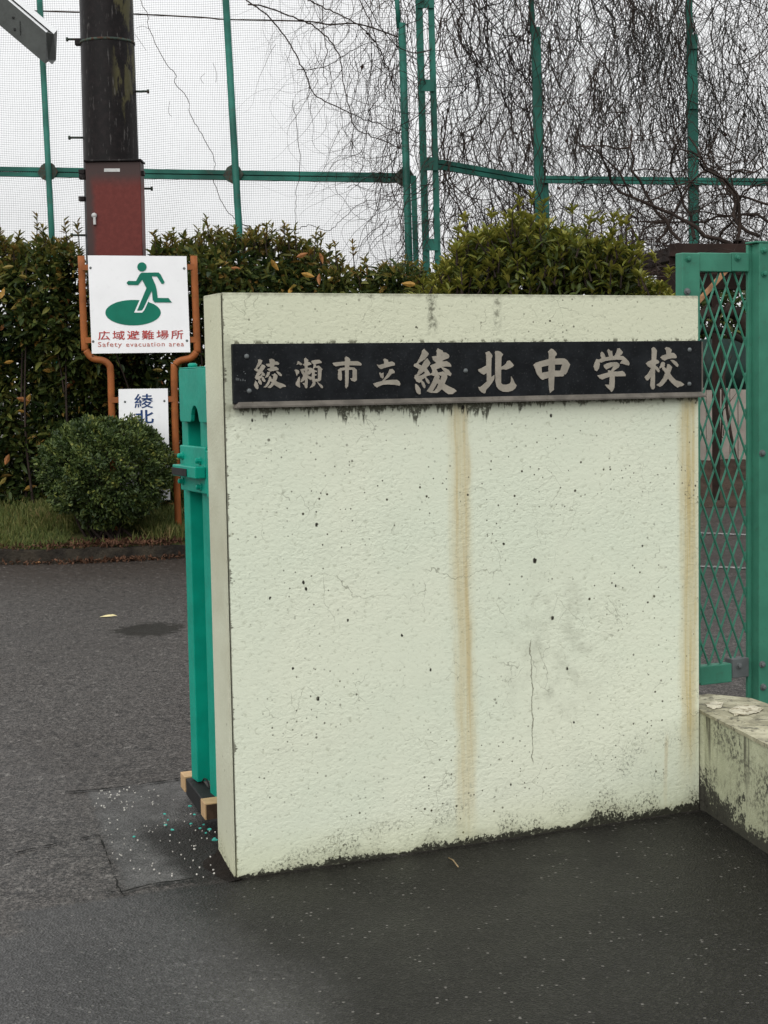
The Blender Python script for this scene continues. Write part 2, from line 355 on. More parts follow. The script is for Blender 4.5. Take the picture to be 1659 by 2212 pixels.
        c = g.mixc(g.mul(crk, 0.72), c, (0.12, 0.115, 0.08))
    h0 = g.noise(120, 2)
    # pits: small dark holes of different sizes
    for sc, th, rr, seed in ((20, 0.115, 0.70, 0.0), (36, 0.17, 0.74, 3.7), (64, 0.22, 0.74, 9.1)):
        pv = g.comb(g.add(x, seed), g.add(y, seed * 0.3), z)
        vn = g.vor(sc, 'F1', pv); sp = g.n.new('ShaderNodeSeparateColor'); g.l.new(vn.outputs['Color'], sp.inputs[0])
        dist = g.add(vn.outputs['Distance'], g.mul(g.sub(g.noise(sc * 5, 2), 0.5), 0.07))
        m = g.mul(g.ss(dist, th, th * 0.55), g.ss(sp.outputs[0], rr, rr + 0.02))
        m = g.mul(m, g.add(0.35, g.mul(sp.outputs[1], 0.65)))
        if side: m = g.mul(m, 0.5)
        else: m = g.mul(m, g.add(0.15, g.ss(g.noise(2.3, 3, 0.6), 0.40, 0.62)))
        c = g.mixc(m, c, (0.06, 0.055, 0.036))
    if not side:
        for px, py, rr_ in ((1155, 1211, .0075), (1193, 1335, .006), (687, 1509, .006), (684, 1134, .005), (661, 1272, .005), (655, 1258, .005), (583, 1292, .004), (1190, 898, .005), (1225, 1444, .0045), (545, 908, .004), (1088, 1175, .004), (868, 1372, .004), (1103, 1695, .004), (1000, 880, .006), (633, 1444, .004), (752, 1340, .0035), (930, 1448, .004), (1330, 1265, .004), (1388, 1180, .004), (1240, 1560, .0035)):
            uu, _, zz0 = uvz(onv(px, py, 0))
            dd_ = g.math('SQRT', g.add(g.math('POWER', g.sub(x, uu), 2.0), g.math('POWER', g.mul(g.sub(z, zz0), 0.8), 2.0)))
            c = g.mixc(g.ss(g.add(dd_, g.mul(g.sub(h0, 0.5), 0.008)), rr_ * 1.2, rr_ * .7), c, (0.022, 0.02, 0.014))
    # top rim
    c = g.mixc(g.mul(g.ss(g.add(z, g.mul(g.noise(40, 3), 0.02)), 1.738, 1.755), 0.75), c, (0.12, 0.115, 0.08))
    # black growth along the ground
    n2 = g.noise(38, 5, 0.72); n3 = g.noise(4.5, 3)
    if side: hh = 0.025
    else: hh = g.add(0.020, g.add(g.mul(g.ss(x, 0.15, 0.8), 0.014), g.mul(g.ss(x, 0.95, 1.5), 0.036)))
    lev = g.math('DIVIDE', z, g.mul(g.add(0.25, g.mul(g.ss(n3, 0.3, 0.7), 1.2)), hh))
    tt = g.add(0.31, g.mul(lev, 0.24))
    m = g.ss(g.sub(g.add(g.mul(n2, 0.5), g.mul(g.noise(110, 3, 0.7), 0.5)), tt), 0.0, 0.07)
    c = g.mixc(g.mul(g.ss(lev, 2.4, 0.3), 0.40), c, (0.19, 0.185, 0.125))
    mould = g.mx(m, g.mul(g.mul(g.ss(g.noise(95, 4, 0.75), 0.50, 0.60), g.ss(g.noise(9, 3), 0.40, 0.58)), g.mul(g.ss(lev, 4.2, 1.2), 0.8)))
    yl = g.ss(z, 0.16, 0.02); c = g.mixc(g.mul(yl, 0.22), c, (0.46, 0.46, 0.22))
    c = g.mixc(g.mul(mould, 0.97), c, (0.014, 0.013, 0.009))
    # relief
    sv = g.comb(g.add(x, g.mul(z, 0.31)), y, g.sub(g.mul(z, 1.35), g.mul(x, 0.23)))
    h1 = g.noise(140, 3, 0.6, sv); h2 = g.noise(58, 3, 0.6, sv, 0.6); vv = g.vor(72, 'SMOOTH_F1', sv).outputs['Distance']
    hgt = g.add(g.mul(h2, 1.3), g.add(g.mul(h1, 0.45), g.mul(vv, 0.5)))
    if not side: c = g.mixc(g.mul(g.ss(h2, 0.44, 0.28), 0.45), c, (0.30, 0.31, 0.22))
    patch = g.add(0.35, g.mul(g.ss(g.noise(2.6, 3), 0.3, 0.7), 0.65))
    nrm = g.bump(g.mul(hgt, patch), 0.30 if side else 0.55, 0.0036)
    return g.out(c, 0.75, nrm, spec=0.2)
M['wall'] = wall_mat('plaster_front'); M['wall_side'] = wall_mat('plaster_side', True)

def low_mat(name, top=False):
    g = NG(name); x, y, z = g.xyz()
    n = g.noise(5, 5, 0.65); n2 = g.noise(28, 5, 0.75); n3 = g.noise(80, 3)
    if top:
        c = g.mixc(g.ss(n, 0.40, 0.62), (0.21, 0.195, 0.125), (0.42, 0.395, 0.28))
        c = g.mixc(g.mul(g.ss(g.noise(9, 5, 0.7), 0.55, 0.62), 0.75), c, (0.15, 0.135, 0.085))
        c = g.mixc(g.mul(g.ss(n2, 0.53, 0.62), 0.85), c, (0.06, 0.055, 0.035))
        return g.out(c, 0.7, g.bump(g.add(g.mul(n, 1.2), n2), 0.8, 0.006))
    c = g.mixc(g.ss(n, 0.3, 0.7), (0.34, 0.35, 0.235), (0.46, 0.47, 0.33))
    runs = g.noise(1.0, 4, 0.65, g.comb(g.mul(x, 24.0), g.mul(y, 24.0), g.mul(z, 1.6)))
    c = g.mixc(g.mul(g.mul(g.ss(runs, 0.50, 0.62), g.ss(z, 0.02, 0.34)), 0.9), c, (0.05, 0.045, 0.03))
    c = g.mixc(g.mul(g.mul(g.ss(g.noise(60, 4, 0.75), 0.47, 0.58), g.ss(g.noise(7, 4), 0.36, 0.58)), 0.9), c, (0.045, 0.042, 0.03))
    lev = g.math('DIVIDE', z, g.add(0.06, g.mul(g.ss(g.noise(6, 4), 0.35, 0.7), 0.26)))
    c = g.mixc(g.mul(g.mul(g.ss(n, 0.5, 0.62), g.ss(z, 0.24, 0.12)), 0.6), c, (0.20, 0.185, 0.145))
    mm_ = g.ss(g.sub(g.add(g.mul(n2, 0.5), g.mul(g.noise(110, 3, 0.7), 0.5)), g.add(0.24, g.mul(lev, 0.30))), 0.0, 0.09)
    c = g.mixc(g.mul(mm_, 0.95), c, (0.016, 0.014, 0.010))
    return g.out(c, 0.75, g.bump(g.add(n2, g.mul(n3, 0.5)), 0.8, 0.006))
M['low'] = low_mat('low_wall_face'); M['low_top'] = low_mat('low_wall_top', True)

def stone_mat():
    g = NG('black_stone'); n = g.noise(14, 5, 0.7); n2 = g.noise(150, 2)
    c = g.mixc(g.ss(n, 0.35, 0.75), (0.006, 0.007, 0.008), (0.014, 0.016, 0.018))
    c = g.mixc(g.mul(g.ss(n2, 0.6, 0.75), 0.35), c, (0.07, 0.07, 0.07))
    return g.out(c, g.add(0.38, g.mul(n, 0.25)), g.bump(n2, 0.06, 0.001), spec=0.10)
M['stone'] = stone_mat()

def asphalt():
    g = NG('wet_asphalt'); x, y, z = g.xyz()
    # v, u: distance behind the wall line and along it; the drive beyond the gate is coarser and greyer
    v = g.add(g.mul(g.sub(x, float(O[0])), float(V[0])), g.mul(g.sub(y, float(O[1])), float(V[1])))
    u = g.add(g.mul(g.sub(x, float(O[0])), float(U[0])), g.mul(g.sub(y, float(O[1])), float(U[1])))
    drive = g.mx(g.ss(g.add(v, g.mul(g.sub(g.noise(5, 3), 0.5), 0.05)), -0.02, 0.03), g.mul(g.ss(u, -0.62, -0.70), g.ss(v, -0.22, -0.16)))
    big = g.noise(0.9, 4, 0.6); mid = g.noise(6, 4, 0.6); grain = g.noise(160, 3, 0.7)
    vn = g.vor(150); sp = g.n.new('ShaderNodeSeparateColor'); g.l.new(vn.outputs['Color'], sp.inputs[0])
    vn2 = g.vor(85); sp2 = g.n.new('ShaderNodeSeparateColor'); g.l.new(vn2.outputs['Color'], sp2.inputs[0])
    # pavement: sky sheen painted into the colour, greyer left, dark along the wall
    sheen_fade = g.ss(g.add(u, g.mul(g.sub(g.noise(2.2, 4, 0.6), 0.5), 0.35)), -0.34, -0.02)
    c = g.mixc(g.ss(big, 0.3, 0.7), (0.036, 0.035, 0.034), (0.056, 0.054, 0.052))
    c = g.mixc(g.mul(g.ss(mid, 0.45, 0.75), 0.4), c, (0.026, 0.025, 0.024))
    c = g.mixc(g.mul(g.ss(sp.outputs[0], 0.70, 1.0), 0.6), c, (0.11, 0.107, 0.102))
    c = g.mixc(g.mul(g.ss(sp.outputs[1], 0.75, 0.95), 0.6), c, (0.02, 0.019, 0.018))
    dull_c = g.mixc(g.ss(big, 0.3, 0.7), (0.0085, 0.008, 0.0068), (0.013, 0.0123, 0.0108))
    dull_c = g.mixc(g.mul(g.ss(sp.outputs[0], 0.70, 1.0), 0.6), dull_c, (0.034, 0.032, 0.028))
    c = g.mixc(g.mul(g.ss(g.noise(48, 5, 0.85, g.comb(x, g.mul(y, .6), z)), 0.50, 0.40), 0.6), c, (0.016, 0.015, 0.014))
    dull_c = g.mixc(g.mul(g.ss(g.noise(48, 5, 0.85, g.comb(x, g.mul(y, .6), z)), 0.54, 0.66), 0.5), dull_c, (0.04, 0.038, 0.034))
    c = g.mixc(sheen_fade, c, dull_c)
    bright = g.mul(g.ss(sp2.outputs[0], 0.968, 0.975), g.ss(vn2.outputs['Distance'], 0.42, 0.25))
    c = g.mixc(g.mul(bright, 0.7), c, (0.20, 0.19, 0.17))
    dc = g.mixc(g.ss(g.noise(75, 4, 0.8), 0.40, 0.60), (0.010, 0.009, 0.008), (0.125, 0.113, 0.102))
    dc = g.mixc(g.mul(g.ss(g.noise(30, 4, 0.8), 0.50, 0.42), 0.75), dc, (0.020, 0.0185, 0.017))
    dc = g.mixc(g.mul(g.ss(big, 0.42, 0.66), 0.35), dc, (0.040, 0.035, 0.031))
    dc = g.mixc(g.mul(g.ss(g.add(y, g.mul(g.sub(mid, 0.5), 1.2)), 10.5, 13.4), 0.7), dc, (0.030, 0.021, 0.015))
    dv_ = g.comb(x, g.mul(y, 0.6), z)
    dc = g.mixc(g.mul(g.ss(g.noise(17, 5, 0.85, dv_), 0.47, 0.38), 0.85), dc, (0.010, 0.009, 0.008))
    dc = g.mixc(g.mul(g.ss(g.noise(23, 5, 0.85, dv_), 0.55, 0.66), 0.6), dc, (0.24, 0.225, 0.205))
    vn3 = g.vor(34); sp3 = g.n.new('ShaderNodeSeparateColor'); g.l.new(vn3.outputs['Color'], sp3.inputs[0])
    dc = g.mixc(g.mul(g.mul(g.ss(sp3.outputs[0], 0.80, 0.86), g.ss(vn3.outputs['Distance'], 0.45, 0.2)), 0.8), dc, (0.012, 0.011, 0.010))
    c = g.mixc(drive, c, dc)
    # worn concrete strip under the gate track
    cor = [onz(178, 1707), onz(425, 1676), onz(515, 1885), onz(262, 1925)]
    jit = g.mul(g.sub(g.noise(11, 5, 0.7), 0.5), 0.07)
    padm = None
    for k_ in range(4):
        a_, b_ = cor[k_], cor[(k_ + 1) % 4]; t_ = (b_ - a_) / np.linalg.norm(b_ - a_); n_ = (float(t_[1]), float(-t_[0]))
        d_ = g.add(g.add(g.mul(g.sub(x, float(a_[0])), n_[0]), g.mul(g.sub(y, float(a_[1])), n_[1])), jit)
        e_ = g.ss(d_, 0.0, 0.035); padm = e_ if padm is None else g.mul(padm, e_)
    pc2 = g.mixc(g.ss(g.noise(9, 5, 0.7), 0.35, 0.7), (0.065, 0.063, 0.060), (0.13, 0.126, 0.12))
    pc2 = g.mixc(g.mul(g.ss(g.noise(75, 4, 0.8), 0.54, 0.44), 0.45), pc2, (0.02, 0.019, 0.018))
    c = g.mixc(g.mul(padm, 0.9), c, pc2)
    # wet silt against the end of the wall
    sil = g.mul(g.ss(g.add(u, g.mul(g.sub(g.noise(14, 5, 0.75), 0.5), 0.12)), -0.17, -0.085), g.mul(g.ss(v, -0.04, 0.03), g.ss(v, 0.8, 0.55)))
    c = g.mixc(g.mul(sil, 0.92), c, (0.010, 0.008, 0.006))
    # stippled damp hollow in the drive
    pcn = onz(322, 1360); ex_ = float(np.linalg.norm(onz(385, 1362) - pcn)); ey_ = float(np.linalg.norm(onz(322, 1346) - pcn))
    dd = g.math('SQRT', g.add(g.math('POWER', g.math('DIVIDE', g.sub(x, float(pcn[0])), ex_), 2.0), g.math('POWER', g.math('DIVIDE', g.sub(y, float(pcn[1])), ey_), 2.0)))
    hol = g.ss(g.add(g.sub(1.05, dd), g.mul(g.sub(g.noise(13, 5, 0.8), 0.5), 2.4)), -0.05, 0.15)
    hol = g.mul(hol, g.ss(dd, 1.7, 1.0)); c = g.mixc(g.mul(hol, 0.96), c, (0.008, 0.0065, 0.003))
    wet = g.ss(g.noise(1.7, 4, 0.6), 0.38, 0.66)
    r = g.add(0.34, g.mul(wet, 0.16)); r = g.add(r, g.mul(drive, 0.14))
    h = g.add(g.mul(vn.outputs['Distance'], 1.0), g.mul(grain, 0.7))
    hb = g.add(h, g.mul(g.mul(g.noise(38, 4, 0.7), drive), 4.0))
    return g.out(c, r, g.bump(hb, 0.8, 0.006), spec=g.add(g.mul(g.sub(1.0, sheen_fade), 0.10), g.add(0.14, g.mul(drive, 0.04))))
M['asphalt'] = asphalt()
def earth(name, a, b, d):
    g = NG(name); n = g.noise(4, 5, 0.65); n2 = g.noise(30, 5, 0.7)
    c = g.mixc(g.ss(n, 0.35, 0.65), a, b); c = g.mixc(g.mul(g.ss(n2, 0.5, 0.7), 0.6), c, d)
    return g.out(c, 0.85, g.bump(g.add(n2, n), 1.0, 0.02), spec=0.12)
M['bed'] = earth('bed_soil', (0.045, 0.055, 0.018), (0.085, 0.09, 0.03), (0.05, 0.032, 0.019))
M['soil'] = earth('brown_soil', (0.030, 0.020, 0.014), (0.055, 0.039, 0.029), (0.013, 0.009, 0.007))
M['kerb'] = earth('old_kerb', (0.016, 0.014, 0.012), (0.05, 0.042, 0.031), (0.02, 0.014, 0.01))
M['dirt'] = earth('wet_dirt', (0.009, 0.0075, 0.006), (0.016, 0.012, 0.009), (0.006, 0.005, 0.004))
M['crack'] = earth('crack_dark', (0.010, 0.010, 0.009), (0.016, 0.015, 0.013), (0.008, 0.007, 0.006))
gg = NG('puddle_water'); M['puddle'] = gg.out((0.018, 0.016, 0.012), g_r := 0.06, gg.bump(gg.noise(20, 2), 0.04, 0.002), spec=0.35)
def pole_mat():
    g = NG('pole_paint'); x, y, z = g.xyz()
    n = g.noise(2.2, 5, 0.65, g.comb(g.mul(x, 3.0), g.mul(y, 3.0), z)); n2 = g.noise(16, 5, 0.7)
    c = g.mixc(g.ss(n2, 0.4, 0.7), (0.006, 0.005, 0.005), (0.013, 0.010, 0.010))
    m = g.mul(g.ss(n, 0.52, 0.60), g.mul(g.ss(x, 0.06, 0.14), g.ss(z, 3.9, 4.3)))
    c = g.mixc(g.mul(m, 0.7), c, (0.085, 0.078, 0.034))
    m2 = g.mul(g.ss(g.noise(5, 4, 0.7, g.comb(g.mul(x, 6.0), g.mul(y, 6.0), z)), 0.58, 0.66), 0.5)
    c = g.mixc(m2, c, (0.10, 0.095, 0.09))
    return g.out(c, g.add(0.30, g.mul(n2, 0.25)), g.bump(n2, 0.15, 0.004), spec=0.12)
M['pole'] = pole_mat()
def box_mat():
    g = NG('cabinet_red'); x, y, z = g.xyz(); n = g.noise(3, 5, 0.65); n2 = g.noise(22, 5, 0.7)
    edge = g.mx(g.ss(g.add(x, g.mul(n, 0.10)), -0.10, -0.17), g.ss(g.add(z, g.mul(n, 0.12)), 3.42, 3.60))
    c = g.mixc(g.ss(n2, 0.35, 0.7), (0.098, 0.020, 0.016), (0.125, 0.027, 0.021))
    c = g.mixc(g.mul(edge, 0.85), c, (0.038, 0.032, 0.030))
    c = g.mixc(g.mul(g.ss(g.noise(38, 3), 0.70, 0.74), 0.9), c, (0.03, 0.012, 0.01))
    return g.out(c, 0.42, g.bump(n2, 0.1, 0.003), spec=0.15)
M['cabinet'] = box_mat()

# ================================================================== the setting
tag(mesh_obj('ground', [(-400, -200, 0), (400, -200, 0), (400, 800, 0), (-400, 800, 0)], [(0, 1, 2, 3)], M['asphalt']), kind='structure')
def jag(name, pts, w, z, mat):
    P = np.array([onz(*p, z) for p in pts]); P = smooth_path(P, 7)
    P[:, :2] += rng.normal(0, w * 0.35, (len(P), 2)); n = len(P)
    wd = w * np.clip(rng.uniform(-0.15, 1.0, n), 0.03, 1); wd[0] = wd[-1] = 0.0005
    T = np.gradient(P, axis=0); S_ = np.stack([-T[:, 1], T[:, 0], 0 * T[:, 0]], 1); S_ /= np.linalg.norm(S_, axis=1)[:, None] + 1e-9
    v = np.concatenate([P + S_ * wd[:, None], P - S_ * wd[:, None]])
    return tag(mesh_obj(name, v, [(i, i + 1, n + i + 1, n + i) for i in range(n - 1)], mat), kind='structure')
jag('pavement_crack', [(-20, 1852), (70, 1833), (150, 1815), (214, 1803)], 0.009, 0.006, M['crack'])
jag('pavement_crack', [(214, 1803), (232, 1850), (258, 1920), (272, 1935)], 0.005, 0.006, M['crack'])
jag('pavement_crack', [(225, 1925), (265, 1925), (330, 1909), (420, 1897)], 0.008, 0.008, M['crack'])
jag('pavement_crack', [(120, 1712), (230, 1703), (330, 1690), (392, 1680)], 0.010, 0.007, M['crack'])
# kerb, planting bed
KX = [(-7.0, 13.35), (-3.25, 13.44), (-2.48, 13.50), (-1.72, 13.72), (-1.2, 13.95), (-0.4, 14.6), (0.6, 15.2), (2.2, 15.6), (3.0, 16.2), (3.2, 17.0)]
KP = smooth_path([(a, b, 0) for a, b in KX], 5)
def ribbon_prism(name, P, w, z0, z1, mat, kind='structure', bevel=0.012):
    n = len(P); T = np.gradient(P, axis=0); S_ = np.stack([-T[:, 1], T[:, 0], 0 * T[:, 0]], 1); S_ /= np.linalg.norm(S_, axis=1)[:, None]
    B = P + S_ * w; jz = rng.normal(0, 0.006, n)[:, None] * Z
    v = np.concatenate([P + Z * z0, P + Z * z1 + jz, B + Z * z1 + jz, B + Z * z0])
    f = []
    for i in range(n - 1):
        for a, b in ((0, 1), (1, 2), (2, 3)): f.append((a * n + i, a * n + i + 1, b * n + i + 1, b * n + i))
    f.append((0, n, 2 * n, 3 * n)); f.append((n - 1, 4 * n - 1, 3 * n - 1, 2 * n - 1))
    return tag(mesh_obj(name, v, f, mat), kind=kind)
ribbon_prism('kerb', KP, 0.13, -0.02, 0.115, M['kerb'])
def terrain(name, x0, x1, y0, y1, nx, ny, zf, mat):
    xs = np.linspace(x0, x1, nx); ys = np.linspace(y0, y1, ny); v = [(x, y, zf(x, y)) for y in ys for x in xs]
    f = [(j * nx + i, j * nx + i + 1, (j + 1) * nx + i + 1, (j + 1) * nx + i) for j in range(ny - 1) for i in range(nx - 1)]
    return tag(mesh_obj(name, v, f, mat, smooth=True), kind='structure')
def kerb_y(x): return float(np.interp(x, KP[:, 0], KP[:, 1]))
bnx, bny = 60, 16; bv = []
for j in range(bny):
    for i in range(bnx):
        x = -7 + 10.2 * i / (bnx - 1); yk = kerb_y(x) + 0.13; y = yk + (22 - yk) * (j / (bny - 1)) ** 1.6
        bv.append((x, y, 0.10 + 0.26 * min(1, (y - yk) / 1.7) + 0.015 * math.sin(x * 5 + y * 3) * min(1, (y - yk) * 3)))
tag(mesh_obj('planting_bed', bv, [(j * bnx + i, j * bnx + i + 1, (j + 1) * bnx + i + 1, (j + 1) * bnx + i) for j in range(bny - 1) for i in range(bnx - 1)], M['bed'], smooth=True), kind='structure')
# bank of bare soil beyond the right-hand yard
terrain('soil_bank', 2.9, 9.5, 18.0, 24, 40, 30, lambda x, y: 0.005 + 0.45 * min(1, max(0, (y - 18.0) / 1.1)) + 0.03 * math.sin(x * 7) * math.sin(y * 5) * min(1, max(0, (y - 18.1) * 2)), M['soil'])
# heap of wet dirt against the end of the wall
dv = []; dn = 56; dm = 26
for j in range(dm):
    for i in range(dn):
        vv = -0.02 + 0.30 * i / (dn - 1); k = j / (dm - 1)
        h = min(0.083, max(0.0, vv * 0.56)) * max(0, 1 - max(0, (vv - .16) / .12) ** 2)
        wob = 0.8 + 0.12 * math.sin(vv * 31 + 1) * math.sin(vv * 13) + 0.03 * math.sin(vv * 120) + 0.02 * math.sin(vv * 260)
        wdt = (0.05 + 0.035 * min(1, max(0, vv) / 0.2)) * wob
        ui = 0.02 + 0.09 * min(1, max(0, (vv - .155) / .02)); tap = 1 - max(0, (vv - .12) / .16) ** 2; uu = ui - (wdt * max(.05, tap) + ui) * k
        dv.append(G(uu, vv, -0.004 + 0.006 * (1 - k ** 3) + h * (1 - k) ** 1.6 + rng.uniform(0, 0.006) * (1 - k)))
tag(mesh_obj('dirt_wedge', dv, [(j * dn + i, (j + 1) * dn + i, (j + 1) * dn + i + 1, j * dn + i + 1) for j in range(dm - 1) for i in range(dn - 1)], M['dirt'], smooth=True), kind='structure')
# white road lines beyond the right gate
for (y0, y1) in ((1152, 1154), (1224, 1226.5)):
    q = [onz(1480, y0 - 4, .006), onz(1659, y0 + 3, .006), onz(1659, y1 + 4, .006), onz(1480, y1 - 3, .006)]
    tag(mesh_obj('road_marking', q, [(3, 2, 1, 0)], M['white_line']), kind='structure')

# ================================================================== the gate wall with its name plate
wall = thing('gate_wall', 'pale green plastered gate wall with rust streaks, carrying the black name plate', 'wall', O, YAW)
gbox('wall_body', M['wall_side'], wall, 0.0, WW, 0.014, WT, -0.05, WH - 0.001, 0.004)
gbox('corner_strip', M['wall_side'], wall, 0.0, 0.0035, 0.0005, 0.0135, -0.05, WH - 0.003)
gbox('front_render', M['wall'], wall, 0.0072, WW - 0.001, 0.0, 0.0138, -0.05, WH, 0.003)

plate = thing('name_plate', 'long black stone name plate with beige brushed characters on the pale wall', 'name plate', G(0.85, -0.01, 1.41), YAW)
PB = -0.018      # face of the stone in v
slab = gbox('stone_slab', M['stone'], plate, 0.030, 1.668, PB, -0.001, 1.418, 1.592, 0.0015)
lv = [G(0.044, PB - .0005, 1.4225), G(1.668, PB - .0005, 1.4225), G(1.677, PB - 0.016, 1.410), G(0.031, PB - 0.016, 1.410), G(0.031, -0.001, 1.405), G(1.677, -0.001, 1.405), G(1.677, PB - 0.016, 1.405), G(0.031, PB - 0.016, 1.405), G(.034, -.001, 1.4175), G(1.668, -.001, 1.4175)]
mesh_obj('bottom_ledge', lv, [(3, 2, 1, 0), (7, 6, 2, 3), (4, 5, 6, 7), (5, 9, 1, 2, 6), (4, 7, 3, 0, 8), (8, 0, 1, 9), (4, 8, 9, 5)], M['ledge'], plate)
gbox('end_trim', M['ledge'], plate, 1.6685, 1.6735, PB - 0.001, -0.001, 1.4235, 1.589)
def rivet(x, y, k):
    u_, _, z_ = uvz(onv(x, y, PB)); vs = []; n = 12
    prof = [(0.0075, 0), (0.0070, 0.003), (0.0045, 0.0055), (0.0015, 0.0063)]
    for r, h in prof:
        for i in range(n):
            a = 2 * math.pi * i / n; vs.append(G(u_ + r * math.cos(a), PB - h, z_ + r * math.sin(a)))
    f = [(j * n + i, j * n + (i + 1) % n, (j + 1) * n + (i + 1) % n, (j + 1) * n + i) for j in range(3) for i in range(n)] + [tuple(3 * n + i for i in range(n))]
    mesh_obj('rivet', vs, f, M['bolt'], slab, smooth=True)
for k, p in enumerate([(532.6, 770), (538.2, 844.7), (1005.6, 801), (1489.4, 755.7), (1488.6, 829.5)]): rivet(*p, k)

